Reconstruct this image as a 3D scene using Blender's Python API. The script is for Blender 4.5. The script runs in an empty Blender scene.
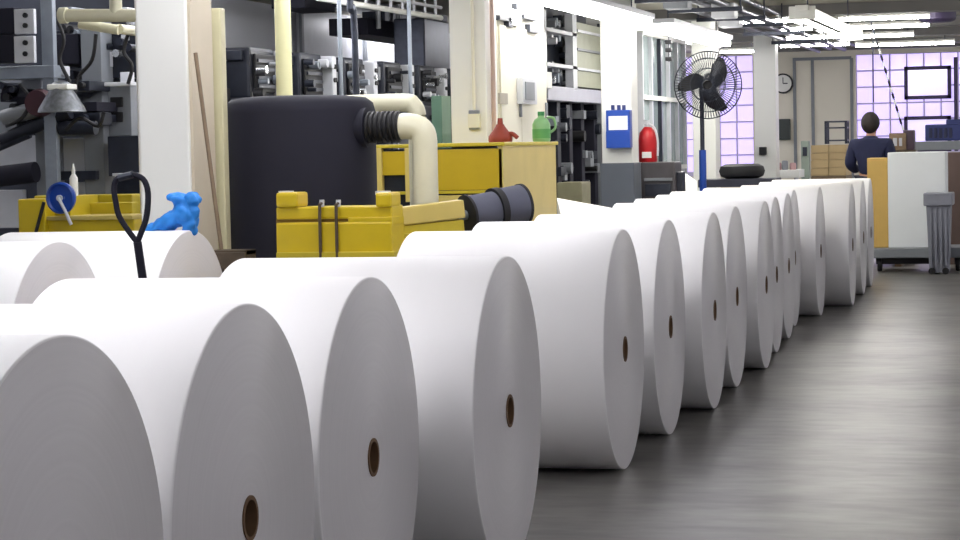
import bpy, bmesh, math, random
from mathutils import Vector, Matrix
random.seed(11)
S = bpy.context.scene
COL = S.collection
PI = math.pi

# ------------------------------------------------------------------ camera
F, H = 2200.0, 1.614
phi, pit, rho = math.radians(15.26), math.atan(121/2200), math.radians(1.2)
fw = Vector((-math.sin(phi)*math.cos(pit), math.cos(phi)*math.cos(pit), -math.sin(pit)))
r0 = Vector((math.cos(phi), math.sin(phi), 0)); u0 = r0.cross(fw)
rt = r0*math.cos(rho) - u0*math.sin(rho); up = u0*math.cos(rho) + r0*math.sin(rho)
CP = Vector((0, 0, H))
cd = bpy.data.cameras.new('camera'); cam = bpy.data.objects.new('camera', cd); COL.objects.link(cam)
cd.lens = F/960*36; cd.sensor_width = 36; cd.clip_end = 200; cd.clip_start = .05
m = Matrix((rt, up, -fw)).transposed().to_4x4(); m.translation = CP
cam.matrix_world = m
S.camera = cam
def ray(px, py): return fw + rt*((px-480)/F) + up*((270-py)/F)
def onX(px, py, X): d = ray(px, py); return CP + d*(X/d.x)
def onY(px, py, Y): d = ray(px, py); return CP + d*(Y/d.y)
def onZ(px, py, z): d = ray(px, py); return CP + d*((z-H)/d.z)

# --------------------------------------------------------------- materials
def lin(c): return tuple((x/255/12.92 if x/255 <= .04045 else ((x/255+.055)/1.055)**2.4) for x in c)
MATS = {}
def mat(name, c, rough=.5, metal=0.0, var=.08, scale=6.0, emit=None, es=1.0, bump=0.0, spec=.5):
    if name in MATS: return MATS[name]
    M = bpy.data.materials.new(name); M.use_nodes = True; nt = M.node_tree; N = nt.nodes; L = nt.links
    b = N['Principled BSDF']; col = lin(c)
    tc = N.new('ShaderNodeTexCoord'); no = N.new('ShaderNodeTexNoise'); no.inputs['Scale'].default_value = scale; no.inputs['Detail'].default_value = 6
    L.new(tc.outputs['Object'], no.inputs['Vector'])
    mx = N.new('ShaderNodeMix'); mx.data_type = 'RGBA'
    mx.inputs[6].default_value = (*[max(0, x*(1-var*2)) for x in col], 1); mx.inputs[7].default_value = (*[min(1, x*(1+var)) for x in col], 1)
    L.new(no.outputs['Fac'], mx.inputs[0]); L.new(mx.outputs[2], b.inputs['Base Color'])
    b.inputs['Roughness'].default_value = rough; b.inputs['Metallic'].default_value = metal
    b.inputs['Specular IOR Level'].default_value = spec
    if bump:
        bp = N.new('ShaderNodeBump'); bp.inputs['Strength'].default_value = bump; bp.inputs['Distance'].default_value = .02
        L.new(no.outputs['Fac'], bp.inputs['Height']); L.new(bp.outputs['Normal'], b.inputs['Normal'])
    if emit:
        b.inputs['Emission Color'].default_value = (*lin(emit), 1); b.inputs['Emission Strength'].default_value = es
    MATS[name] = M
    return M

white_paint = mat('white_paint', (238, 238, 232), .45, var=.02, scale=2)
cream_paint = mat('cream_paint', (232, 228, 208), .45, var=.03, scale=2)
beige_paint = mat('beige_paint', (226, 220, 204), .6, var=.03, scale=1.5)
pale_wall = mat('pale_wall', (222, 224, 232), .6, var=.05, scale=.8)
cream_pipe = mat('cream_pipe', (228, 224, 196), .35, var=.05, scale=8)
yellow_pipe = mat('yellow_pipe', (230, 226, 176), .4, var=.04, scale=6)
grey_base = mat('grey_base', (92, 98, 108), .45, var=.06, scale=5)
yellow = mat('yellow_enamel', (214, 186, 24), .35, var=.10, scale=4)
yellow_pale = mat('yellow_pale', (212, 190, 104), .4, var=.08, scale=4)
yellow_dim = mat('yellow_olive', (200, 180, 40), .45, var=.15, scale=5)
black_plastic = mat('black_plastic', (34, 34, 46), .7, var=.12, scale=3, spec=.25)
black_rubber = mat('black_rubber', (24, 24, 28), .6, var=.1, scale=10)
dark_machine = mat('dark_machine', (40, 44, 56), .4, metal=.2, var=.25, scale=9)
dark_steel = mat('dark_steel', (58, 62, 74), .35, metal=.5, var=.25, scale=12)
grey_steel = mat('grey_steel', (150, 158, 168), .4, metal=.35, var=.15, scale=10)
light_grey = mat('light_grey_enamel', (206, 208, 214), .4, var=.08, scale=6)
mid_grey = mat('mid_grey_enamel', (128, 132, 138), .45, var=.1, scale=6)
roller_grey = mat('roller_rubber', (88, 90, 104), .8, var=.08, scale=6)
bright_metal = mat('bright_metal', (215, 218, 222), .25, metal=.8, var=.08, scale=15)
olive_panel = mat('olive_panel', (158, 160, 140), .5, var=.12, scale=6)
blue = mat('blue_plastic', (28, 74, 170), .35, var=.08)
blue_cloth_m = mat('blue_cloth', (40, 140, 232), .6, var=.10, scale=14, bump=.3)
dark_blue = mat('dark_blue_paint', (40, 52, 110), .45, var=.1)
paper_sheet = mat('paper_sheet', (248, 248, 248), .7, var=.01)
red_paint = mat('red_paint', (196, 28, 36), .35, var=.08)
rust_red = mat('rust_red', (150, 56, 34), .6, var=.2, scale=12)
green_plastic = mat('green_plastic', (140, 192, 130), .35, var=.12)
wood_brown = mat('wood_brown', (128, 108, 84), .6, var=.2, scale=20)
dark_wood = mat('dark_wood', (84, 70, 54), .7, var=.25, scale=15)
tan_board = mat('tan_board', (206, 170, 92), .6, var=.08, scale=6)
carton = mat('carton', (190, 166, 122), .7, var=.08, scale=5)
white_board = mat('white_board', (236, 240, 242), .45, var=.015)
core_brown = mat('core_brown', (120, 92, 66), .8, var=.15, scale=20)
navy_cloth = mat('navy_cloth', (24, 30, 66), .8, var=.15, scale=20)
dark_trouser = mat('dark_trouser', (40, 42, 56), .8, var=.15, scale=20)
skin = mat('skin', (196, 148, 120), .55, var=.06, scale=10)
hair_m = mat('hair_dark', (42, 34, 32), .7, var=.2, scale=40)
ceiling_m = mat('ceiling_paint', (170, 166, 152), .8, var=.08, scale=1)
beam_m = mat('beam_paint', (112, 110, 108), .7, var=.1, scale=2)
duct_m = mat('duct_metal', (140, 140, 152), .4, metal=.4, var=.15, scale=5)
frame_purple = mat('frame_dark', (58, 46, 86), .5, var=.08)
mullion = mat('mullion', (206, 198, 224), .5, var=.04)
tube_glow = mat('tube_glow', (255, 255, 255), .5, emit=(255, 252, 246), es=20)
tube_glow_far = mat('tube_glow_far', (255, 255, 255), .5, emit=(255, 252, 250), es=74)
unseen_glow_hall = mat('unseen_glow_hall', (255, 255, 255), .5, emit=(250, 250, 255), es=15)
unseen_glow_soft = mat('unseen_glow_soft', (255, 255, 255), .5, emit=(250, 248, 255), es=14)
unseen_glow_press = mat('unseen_glow_press', (255, 255, 255), .5, emit=(250, 250, 255), es=48)  # stronger glow, added to brighten the wall behind the press units
pane_lilac = mat('pane_lilac', (220, 210, 250), .15, var=.05, scale=.8, emit=(206, 188, 255), es=1.0)
pane_clear = mat('pane_bright', (230, 225, 250), .1, var=.05, emit=(214, 200, 250), es=.95)

# white roll paper: body has faint horizontal wraps, end shows wound rings
def paper_mat(name, end):
    M = bpy.data.materials.new(name); M.use_nodes = True; nt = M.node_tree; N = nt.nodes; L = nt.links
    b = N['Principled BSDF']; b.inputs['Roughness'].default_value = .55 if end else .5
    tc = N.new('ShaderNodeTexCoord'); sp = N.new('ShaderNodeSeparateXYZ'); L.new(tc.outputs['Object'], sp.inputs[0])
    no = N.new('ShaderNodeTexNoise'); no.inputs['Detail'].default_value = 4
    cb = N.new('ShaderNodeCombineXYZ')
    if end:
        ln = N.new('ShaderNodeVectorMath'); ln.operation = 'LENGTH'; c2 = N.new('ShaderNodeCombineXYZ')
        L.new(sp.outputs['Y'], c2.inputs[1]); L.new(sp.outputs['Z'], c2.inputs[2]); L.new(c2.outputs[0], ln.inputs[0])
        L.new(ln.outputs['Value'], cb.inputs[0]); no.inputs['Scale'].default_value = 60
        L.new(cb.outputs[0], no.inputs['Vector'])
        a, z = (222, 219, 220), (236, 233, 234)
        tg = N.new('ShaderNodeTangent'); tg.direction_type = 'RADIAL'; tg.axis = 'X'
        L.new(tg.outputs[0], b.inputs['Tangent']); b.inputs['Anisotropic'].default_value = .85
        b.inputs['Roughness'].default_value = .34; b.inputs['Specular IOR Level'].default_value = .9; b.inputs['Anisotropic Rotation'].default_value = .25
    else:
        L.new(sp.outputs['X'], cb.inputs[0]); no.inputs['Scale'].default_value = 3
        L.new(cb.outputs[0], no.inputs['Vector'])
        a, z = (246, 245, 245), (252, 251, 251)
    mx = N.new('ShaderNodeMix'); mx.data_type = 'RGBA'; mx.inputs[6].default_value = (*lin(a), 1); mx.inputs[7].default_value = (*lin(z), 1)
    L.new(no.outputs['Fac'], mx.inputs[0]); L.new(mx.outputs[2], b.inputs['Base Color'])
    return M
paper_side = paper_mat('paper_side', False); paper_end = paper_mat('paper_end', True)

def floor_mat():
    M = bpy.data.materials.new('polished_concrete'); M.use_nodes = True; nt = M.node_tree; N = nt.nodes; L = nt.links
    b = N['Principled BSDF']; tc = N.new('ShaderNodeTexCoord')
    def noise(sc, det, s=(1, 1, 1)):
        mp = N.new('ShaderNodeMapping'); mp.inputs['Scale'].default_value = s; L.new(tc.outputs['Object'], mp.inputs[0])
        n = N.new('ShaderNodeTexNoise'); n.inputs['Scale'].default_value = sc; n.inputs['Detail'].default_value = det; L.new(mp.outputs[0], n.inputs['Vector']); return n
    n1 = noise(1.3, 8, (.6, 1, 1)); n2 = noise(1.1, 2, (.7, 1.2, 1)); n3 = noise(7, 8, (.5, 1.2, 1))
    rp = N.new('ShaderNodeValToRGB'); rp.color_ramp.elements[0].position = .3; rp.color_ramp.elements[1].position = .7
    rp.color_ramp.elements[0].color = (*lin((56, 55, 54)), 1); rp.color_ramp.elements[1].color = (*lin((130, 128, 124)), 1)
    ad = N.new('ShaderNodeMath'); ad.operation = 'MULTIPLY_ADD'; ad.inputs[1].default_value = .55
    L.new(n1.outputs['Fac'], ad.inputs[0]); ml = N.new('ShaderNodeMath'); ml.operation = 'MULTIPLY'; ml.inputs[1].default_value = .45
    L.new(n3.outputs['Fac'], ml.inputs[0]); L.new(ml.outputs[0], ad.inputs[2]); L.new(ad.outputs[0], rp.inputs[0])
    L.new(rp.outputs[0], b.inputs['Base Color'])
    r2 = N.new('ShaderNodeMapRange'); r2.inputs['From Min'].default_value = .2; r2.inputs['From Max'].default_value = .8
    r2.inputs['To Min'].default_value = .245; r2.inputs['To Max'].default_value = .34; L.new(n2.outputs['Fac'], r2.inputs['Value']); b.inputs['Roughness'].default_value = .33
    b.inputs['Specular IOR Level'].default_value = .3
    return M

# ----------------------------------------------------------------- builder
class MB:
    def __init__(s): s.bm = bmesh.new()
    def box(s, lo, hi, bev=0.0):
        lo, hi = Vector([min(a, b) for a, b in zip(lo, hi)]), Vector([max(a, b) for a, b in zip(lo, hi)])
        t = bmesh.new(); bmesh.ops.create_cube(t, size=1)
        d = hi-lo; c = (hi+lo)/2
        for v in t.verts: v.co = Vector((v.co.x*d.x+c.x, v.co.y*d.y+c.y, v.co.z*d.z+c.z))
        if bev: bmesh.ops.bevel(t, geom=list(t.edges), offset=min(bev, min(d)*.45), segments=2, affect='EDGES', profile=.6)
        return s._add(t)
    def _add(s, t, M=None):
        if M is not None: bmesh.ops.transform(t, matrix=M, verts=t.verts)
        me = bpy.data.meshes.new('tmp'); t.to_mesh(me); t.free(); s.bm.from_mesh(me); bpy.data.meshes.remove(me); return s
    def cyl(s, a, b, r, r2=None, seg=20):
        a, b = Vector(a), Vector(b); d = b-a; t = bmesh.new()
        bmesh.ops.create_cone(t, cap_ends=True, segments=seg, radius1=r, radius2=r if r2 is None else r2, depth=d.length)
        M = Matrix.Translation((a+b)/2) @ d.to_track_quat('Z', 'Y').to_matrix().to_4x4()
        return s._add(t, M)
    def obox(s, c, size, M3=None, bev=0.0):
        t = MB(); h = Vector(size)/2; t.box(-h, h, bev)
        M = Matrix.Translation(Vector(c)) @ (M3.to_4x4() if M3 is not None else Matrix())
        bmesh.ops.transform(t.bm, matrix=M, verts=t.bm.verts); return s._add(t.bm)
    def tube(s, pts, r, seg=12, n=0):
        P = [Vector(p) for p in pts]
        if n:                                             # Catmull-Rom smoothing
            Q = []
            for i in range(len(P)-1):
                a, b, c, d = P[max(i-1, 0)], P[i], P[i+1], P[min(i+2, len(P)-1)]
                for k in range(n):
                    t = k/n
                    Q.append(.5*((2*b)+(c-a)*t+(2*a-5*b+4*c-d)*t*t+(3*b-a-3*c+d)*t**3))
            P = Q+[P[-1]]
        bm = s.bm; rings = []; ref = None
        for i, p in enumerate(P):
            d = (P[min(i+1, len(P)-1)]-P[max(i-1, 0)]).normalized()
            if ref is None: ref = d.orthogonal().normalized()
            ref = (ref-d*ref.dot(d)).normalized(); w = d.cross(ref)
            rr = r[min(len(r)-1, int(i*len(r)/len(P)))] if isinstance(r, (list, tuple)) else r
            rings.append([bm.verts.new(p+(ref*math.cos(2*PI*k/seg)+w*math.sin(2*PI*k/seg))*rr) for k in range(seg)])
        for A, B in zip(rings, rings[1:]):
            for k in range(seg): bm.faces.new((A[k], A[(k+1) % seg], B[(k+1) % seg], B[k]))
        bm.faces.new(rings[0][::-1]); bm.faces.new(rings[-1]); return s
    def lathe(s, prof, c=(0, 0, 0), axis='Z', seg=32, closed=False):
        bm = s.bm; c = Vector(c); rings = []
        def pt(r, h, a):
            x, y = r*math.cos(a), r*math.sin(a)
            return c+(Vector((x, y, h)) if axis == 'Z' else Vector((h, x, y)) if axis == 'X' else Vector((x, h, y)))
        for r, h in prof:
            rings.append([bm.verts.new(pt(0, h, 0))] if r < 1e-6 else [bm.verts.new(pt(r, h, 2*PI*k/seg)) for k in range(seg)])
        pairs = list(zip(rings, rings[1:]))+([(rings[-1], rings[0])] if closed else [])
        for A, B in pairs:
            for k in range(seg):
                q = [A[k % len(A)], A[(k+1) % len(A)], B[(k+1) % len(B)], B[k % len(B)]]
                u = []
                for v in q:
                    if v not in u: u.append(v)
                if len(u) > 2:
                    try: bm.faces.new(u)
                    except ValueError: pass
        return s
    def build(s, name, m, parent=None, smooth=False, local=False):
        bm = s.bm; bmesh.ops.recalc_face_normals(bm, faces=bm.faces)
        if parent is not None and not local:
            q = parent
            while q.parent is not None: q = q.parent
            bmesh.ops.translate(bm, vec=-q.location, verts=bm.verts)
        me = bpy.data.meshes.new(name); bm.to_mesh(me); bm.free()
        ms = m if isinstance(m, list) else [m]
        for x in ms: me.materials.append(x)
        if smooth:
            for p in me.polygons: p.use_smooth = True
            try: me.set_sharp_from_angle(angle=math.radians(38))
            except Exception: pass
        o = bpy.data.objects.new(name, me); COL.objects.link(o)
        if parent is not None: o.parent = parent
        return o
def tag(o, label, cat, group=None, kind=None):
    o['label'] = label; o['category'] = cat
    if group: o['group'] = group
    if kind: o['kind'] = kind
    return o
def thing(name, loc, label, cat, group=None, rz=0):
    o = bpy.data.objects.new(name, None); COL.objects.link(o); o.location = loc; o.rotation_euler = (0, 0, rz); o.empty_display_size = .1
    return tag(o, label, cat, group)
def solo(mb, name, m, label, cat, group=None, smooth=False):
    """one-mesh thing; origin at the base centre"""
    bm = mb.bm; xs = [v.co for v in bm.verts]
    lo = Vector((min(v.x for v in xs), min(v.y for v in xs), min(v.z for v in xs))); hi = Vector((max(v.x for v in xs), max(v.y for v in xs), max(v.z for v in xs)))
    c = Vector(((lo.x+hi.x)/2, (lo.y+hi.y)/2, lo.z)); bmesh.ops.translate(bm, vec=-c, verts=bm.verts)
    o = mb.build(name, m, None, smooth); o.location = c
    return tag(o, label, cat, group)
def struct(mb, name, m, label, cat='structure', smooth=False):
    o = mb.build(name, m, None, smooth); o['kind'] = 'structure'; o['label'] = label; o['category'] = cat; return o
def copy_tree(o, parent=None):
    c = o.copy(); COL.objects.link(c); c.parent = parent
    for ch in list(o.children): copy_tree(ch, c)
    return c
def fbox(x0, y0, x1, y1, Y, depth, mb=None, bev=0.0, z0=None, z1=None):
    """box whose camera-facing face lies on the plane y=Y of the hall"""
    xm, ym = (x0+x1)/2, (y0+y1)/2
    a, b = onY(x0, ym, Y), onY(x1, ym, Y); t, l = onY(xm, y0, Y), onY(xm, y1, Y)
    mb = mb or MB()
    return mb.box((a.x, Y, l.z if z0 is None else z0), (b.x, Y+depth, t.z if z1 is None else z1), bev)
def sbox(x0, y0, x1, y1, X, depth, mb=None, bev=0.0, z0=None, z1=None):
    """box whose aisle-facing face lies on the plane x=X of the hall"""
    xm, ym = (x0+x1)/2, (y0+y1)/2
    a, b = onX(x0, ym, X), onX(x1, ym, X); t, l = onX(xm, y0, X), onX(xm, y1, X)
    mb = mb or MB()
    return mb.box((X-depth, a.y, l.z if z0 is None else z0), (X, b.y, t.z if z1 is None else z1), bev)

# ------------------------------------------------------------------- shell
XL, XR, YN, YF, ZC = -9.6, 6.0, -4.0, 44.0, 3.45
struct(MB().box((XL, YN, -.2), (XR, YF+.3, 0)), 'floor', floor_mat(), 'smooth dark grey polished concrete floor of the hall', 'floor')
struct(MB().box((XL-.2, YN, ZC), (XR+.2, YF+.3, ZC+.2)), 'ceiling', ceiling_m, 'grey beige ceiling above the fluorescent lights', 'ceiling')
struct(MB().box((XL-.2, YN, 0), (XL, YF+.3, ZC)), 'wall_left', pale_wall, 'pale grey wall behind the presses', 'wall')
struct(MB().box((XR, YN, 0), (XR+.2, YF+.3, ZC)), 'wall_right', mat('dim_wall', (190, 190, 196), .7), 'pale wall along the open aisle', 'wall')
struct(MB().box((XL-.2, YN-.2, 0), (XR+.2, YN, ZC)), 'wall_near', pale_wall, 'pale wall behind the viewer', 'wall')
# far wall with two window openings
def wx(px): return onY(px, 110, YF).x
wl0, wl1, wr0, wr1 = wx(668), wx(753), wx(856), wx(1010)
zl0, zl1 = onY(715, 172, YF).z, onY(715, 56, YF).z
zr0, zr1 = onY(905, 152, YF).z, onY(905, 53, YF).z
w = MB()
w.box((XL-.2, YF, 0), (wl0, YF+.3, ZC)); w.box((wl1, YF, 0), (wr0, YF+.3, ZC)); w.box((wr1, YF, 0), (XR+.2, YF+.3, ZC))
w.box((wl0, YF, 0), (wl1, YF+.3, zl0)); w.box((wl0, YF, zl1), (wl1, YF+.3, ZC)); w.box((wr0, YF, 0), (wr1, YF+.3, zr0)); w.box((wr0, YF, zr1), (wr1, YF+.3, ZC))
struct(w, 'wall_far', beige_paint, 'beige end wall between the two lilac windows', 'wall')
def window(name, x0, x1, z0, z1, nx, nz, label):
    fr = MB(); t = .03
    for i in range(nx+1): x = x0+(x1-x0)*i/nx; fr.box((x-t/2, YF+.1, z0), (x+t/2, YF+.2, z1))
    for k in range(nz+1): z = z0+(z1-z0)*k/nz; fr.box((x0, YF+.105, z-t/2), (x1, YF+.195, z+t/2))
    f = struct(fr, name, mullion, label, 'window')
    p = MB().box((x0, YF+.14, z0), (x1, YF+.16, z1)).build('pane', pane_lilac, f)
    s = MB().box((x0-.05, YF-.06, z0-.08), (x1+.05, YF+.1, z0), .01).build('window_sill', mullion, f)
    return f
w1 = window('window_1', wl0, wl1, zl0, zl1, 5, 7, 'lilac lit multi-pane window behind the pedestal fan')
w2 = window('window_2', wr0, wr1, zr0, zr1, 9, 6, 'lilac lit multi-pane window behind the person in navy')
# dark opening sashes and post of window 2
def sash(x0, y0, x1, y1):
    a, b = onY(x0, (y0+y1)/2, YF), onY(x1, (y0+y1)/2, YF); z1, z0 = onY((x0+x1)/2, y0, YF).z, onY((x0+x1)/2, y1, YF).z
    s = MB(); t = .07
    s.box((a.x, YF+.02, z0), (a.x+t, YF+.12, z1)); s.box((b.x-t, YF+.02, z0), (b.x, YF+.12, z1))
    s.box((a.x, YF+.02, z1-t), (b.x, YF+.12, z1)); s.box((a.x, YF+.02, z0), (b.x, YF+.12, z0+t))
    o = s.build('sash', frame_purple, w2); MB().box((a.x+t, YF+.06, z0+t), (b.x-t, YF+.08, z1-t)).build('sash_pane', pane_clear, o)
sash(904, 66, 951, 99); sash(904, 116, 951, 152)
fbox(954, 57, 957.5, 152, YF+.01, .12).build('post', frame_purple, w2)
# seams of the sliding panels between the windows
sm = MB()
for px in (795, 813, 852): x = wx(px); sm.box((x-.03, YF-.03, 0), (x+.03, YF, onY(px, 58, YF).z))
sm.box((wx(795), YF-.04, onY(825, 60, YF).z), (wx(852), YF, onY(825, 57, YF).z))
struct(sm, 'trim_1', mid_grey, 'grey upright seams on the beige end wall', 'trim')
# ceiling beams
for i, (y, zb, t) in enumerate(((29.6, 3.3, .35), (33.4, 3.3, .3), (36.8, 3.32, .3), (40.4, 3.36, .35), (43.4, 3.4, .3))):
    struct(MB().box((-6.2, y, zb), (XR, y+t, ZC)), 'trim_%d' % (i+2), beam_m, 'dark grey cross beam under the ceiling', 'beam')

# columns -------------------------------------------------------------
def column(n, y, label, x0=-5.45, w=.325, d=.38):
    c = MB().box((x0, y, 0), (x0+w, y+d, ZC), .012)
    o = struct(c, 'column_%d' % n, white_paint, label, 'column')
    MB().box((x0-.015, y-.015, 0), (x0+w+.015, y+d+.015, .1)).build('plinth', grey_base, o)
    return o
c1 = column(1, 12.25, 'square white column behind the blue cloth')
MB().box((-5.125, 12.27, .1), (-5.105, 12.61, ZC), .004).build('beige_side', mat('beige_side', (205, 194, 172), .6, var=.05), c1)  # thin sheet that makes the column's aisle side beige
c2 = column(2, 18.5, 'square white column beside the cream wall cabinet', -5.28)
c3 = column(3, 24.5, 'square white column with the blue box and grey painted foot', -5.22, .35)
c4 = column(4, 30.5, 'square white column behind the pedestal fan', -5.2)
c5 = column(5, 36.6, 'square white column beside the wall clock', -5.2, .36)
zb = onY(617, 163, 24.5).z
MB().box((-5.24, 24.48, .1), (-4.85, 24.9, zb), .008).build('painted_foot', grey_base, c3)
# conduit on column 2
cd2 = onY(474, 60, 18.5)
MB().cyl((cd2.x, 18.47, 1.9), (cd2.x, 18.47, 3.45), .014).box((cd2.x-.05, 18.44, 1.8), (cd2.x+.05, 18.5, 1.92)).build('conduit', cream_paint, c2)
p = onY(475, 120, 18.5); MB().box((p.x-.045, 18.45, p.z-.085), (p.x+.045, 18.5, p.z+.085), .008).build('switch_box', mid_grey, c2)
p = onX(490, 60, -4.955); MB().cyl((-4.93, p.y, 1.7), (-4.93, p.y, 3.45), .02).build('red_conduit', mat('pinkish', (204, 178, 168), .5), c2)

# ------------------------------------------------------------- paper rolls
R, LEN, CORE = .6, 1.08, .052
def roll_proto(name):
    root = bpy.data.objects.new(name, None); COL.objects.link(root)
    b = MB(); e = .006
    prof = [(CORE+.012, 0), (R-e, 0), (R-.002, -.002), (R, -e), (R, -LEN+e), (R-.002, -LEN+.002), (R-e, -LEN), (CORE+.012, -LEN)]
    b.lathe(prof, (0, 0, R), 'X', 128, closed=True)
    bmesh.ops.recalc_face_normals(b.bm, faces=b.bm.faces)
    for f in b.bm.faces: f.material_index = 1 if abs(f.normal.x) > .9 else 0
    for v in b.bm.verts: v.co.z -= R
    o = b.build('paper_winding', [paper_side, paper_end], root, True, local=True); o.location = (0, 0, R)
    c = MB().lathe([(CORE, .004), (CORE+.0118, .004), (CORE+.0118, -LEN-.004), (CORE, -LEN-.004)], (0, 0, R), 'X', 40, closed=True).build('core_tube', core_brown, root, True, local=True)
    return root
proto = None
def put_roll(x, y, rz, label, group, s=1.0):
    global proto
    if proto is None: proto = roll_proto('paper_roll'); r = proto
    else: r = copy_tree(proto)
    r.location = (x, y, 0); r.rotation_euler = (0, 0, math.radians(rz)); r.scale = (1, s, s)
    return tag(r, label, 'paper roll', group)
ordn = ['', 'nearest the camera', 'second from the camera', 'third from the camera', 'fourth from the camera, before the gap', 'fifth from the camera, after the gap', 'sixth', 'seventh', 'eighth', 'ninth', 'tenth', 'eleventh', 'twelfth', 'thirteenth', 'fourteenth', 'fifteenth', 'sixteenth']
row = [(-2.205, 4.48, 1.9), (-2.235, 5.70, 1.9), (-2.265, 6.905, 2.0), (-2.13, 8.20, 1.8), (-2.195, 10.77, 1.8), (-2.205, 12.10, 1.9), (-2.15, 13.31, 1.9), (-2.195, 14.52, 1.9),
       (-2.165, 15.725, 1.9), (-2.25, 16.93, 2.0), (-2.31, 18.14, 2.0), (-2.41, 19.36, 2.0), (-2.32, 20.57, 2.0), (-2.145, 21.78, 2.0), (-2.19, 23.40, 2.0), (-2.23, 24.70, 2.0)]
for i, (x, y, rz) in enumerate(row):
    k = i+1
    lab = ('large white paper roll in the long row, %s' % ordn[k]) if k <= 5 else \
          ('large white paper roll, last and farthest of the long row' if k == 16 else 'large white paper roll, %s of the long row counted from the camera' % ordn[k])
    put_roll(x, y, rz, lab, 'paper rolls in the long row', 1.015 if k == 1 else 1)
put_roll(-4.905, 10.0, 1.5, 'white paper roll behind the row, in front of the roll with the blue cloth', 'paper rolls behind the row')
put_roll(-4.73, 11.28, 1.5, 'white paper roll against the white column with the blue cloth on top', 'paper rolls behind the row')

# ----------------------------------------------------------------- lights
def strip_light(name, x, y, z, length, axis, label, group, kind='trough', glow=None, hang=True):
    r = thing(name, (x, y, z), label, 'ceiling light', group)
    A = Vector((0, 1, 0)) if axis == 'Y' else Vector((1, 0, 0)); Bv = Vector((1, 0, 0)) if axis == 'Y' else Vector((0, 1, 0))
    h = A*(length/2); P = Vector((x, y, z)); glow = glow or tube_glow
    if kind == 'trough':
        MB().box(P-h-Bv*.16+Vector((0, 0, .09)), P+h+Bv*.16+Vector((0, 0, .15)), .01).build('housing', light_grey, r)
        MB().box(P-h*.995-Bv*.13, P+h*.995+Bv*.13+Vector((0, 0, .09)), .02).build('diffuser', glow, r)
    elif kind == 'batten':
        MB().box(P-h-Bv*.03+Vector((0, 0, .03)), P+h+Bv*.03+Vector((0, 0, .07)), .006).build('housing', white_paint, r)
        MB().cyl(P-h*.98, P+h*.98, .018, seg=12).build('tube', glow, r, True)
    else:
        MB().box(P-h-Bv*.07+Vector((0, 0, .05)), P+h+Bv*.07+Vector((0, 0, .11)), .008).build('housing', white_paint, r)
        for s in (-1, 1):
            MB().cyl(P-h*.97+Bv*.1*s, P+h*.97+Bv*.1*s, .026, seg=12).build('tube', glow, r, True)
        for s in (-1, 1):
            c = P+h*s*.98
            MB().box(c-Bv*.14-A*.02-Vector((0, 0, .04)), c+Bv*.14+A*.02+Vector((0, 0, .1)), .005).build('end_cap', white_paint, r)
    if hang:
        for s in (-.8, .8): c = P+h*s; MB().cyl(c+Vector((0, 0, .07)), Vector((c.x, c.y, ZC)), .008, seg=8).build('hanger', dark_steel, r)
    return r
def row_light(x, y0, y1, label, group, kind='trough', z=2.95, glow=None):
    return strip_light('fluorescent_light', x, (y0+y1)/2, z, y1-y0, 'Y', label, group, kind, glow)
gA = 'fluorescent lights in the row over the presses'
row_light(-4.76, 19.0, 24.6, 'long white fluorescent light over the cream cabinet and blue-box column', gA)
row_light(-4.72, 25.6, 30.15, 'long white fluorescent light ending above the pedestal fan', gA)
row_light(-2.81, 23.4, 28.8, 'twin tube fluorescent light hanging over the end of the paper rolls', 'twin tube lights', 'tubes')
# unseen lights: seen rows continued, others added to brighten roll ends and far wall
gH = 'unseen fluorescent lights added over the hall'
for x, ys in ((-4.76, (2.5, 6.5, 10.5, 14.5)), (-2.88, (6.0, 12.0, 18.0)), (3.0, (-2.2, 2.0, 6, 10, 14, 18.5, 23)), (1.6, (30, 35, 40)), (4.2, (30, 35, 40)), (-0.6, (40.8,))):
    for y in ys: row_light(x, y-1.7, y+1.7, 'unseen white fluorescent light added above to light the hall', gH, 'trough', 3.15, unseen_glow_hall if x < -4 or y > 29 else unseen_glow_soft)
# cross lights under the far ceiling
gX = 'cross lights under the far ceiling'
for (px0, px1, py, Y, lab) in ((722, 801, 23.5, 30.3, 'thin cross light left of the twin tube light, nearest of the far lights'),
                               (838, 930, 20, 30.4, 'thin cross light right of the twin tube light, nearest of the far lights'),
                               (781, 812, 30, 32.2, 'short thin cross light half behind the twin tube light'),
                               (838, 930, 28.5, 32.3, 'thin cross light, second from front on the right'),
                               (786, 848, 38.5, 34.7, 'thin cross light ending at the tip of the twin tube light'),
                               (852, 914, 37, 34.8, 'thin cross light over the navy person, middle of the far lights'),
                               (780, 850, 46.5, 38.0, 'thin cross light before the beige end wall'),
                               (855, 955, 46, 38.1, 'thin cross light close above the right lilac window'),
                               (720, 755, 52.5, 39.2, 'thin cross light above the left lilac window')):
    a, b = onY(px0, py, Y), onY(px1, py, Y)
    strip_light('cross_light', (a.x+b.x)/2, Y, a.z, b.x-a.x, 'X', lab, gX, 'batten', tube_glow_far)
for (X, y) in ((-9.3, 29.9), (-8.8, 20.2), (-8.3, 15.6), (-7.6, 41), (-6.3, 15.5), (-6.3, 20.0), (-6.2, 32), (-6.2, 37)):  # unseen lights added to brighten the presses and the wall behind them
    row_light(X, y-1.6, y+1.6, 'unseen white fluorescent light added to brighten the press side', 'unseen lights added over the press side', 'trough', 3.3, unseen_glow_press if (X, y) == (-8.8, 20.2) else unseen_glow_hall)

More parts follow.
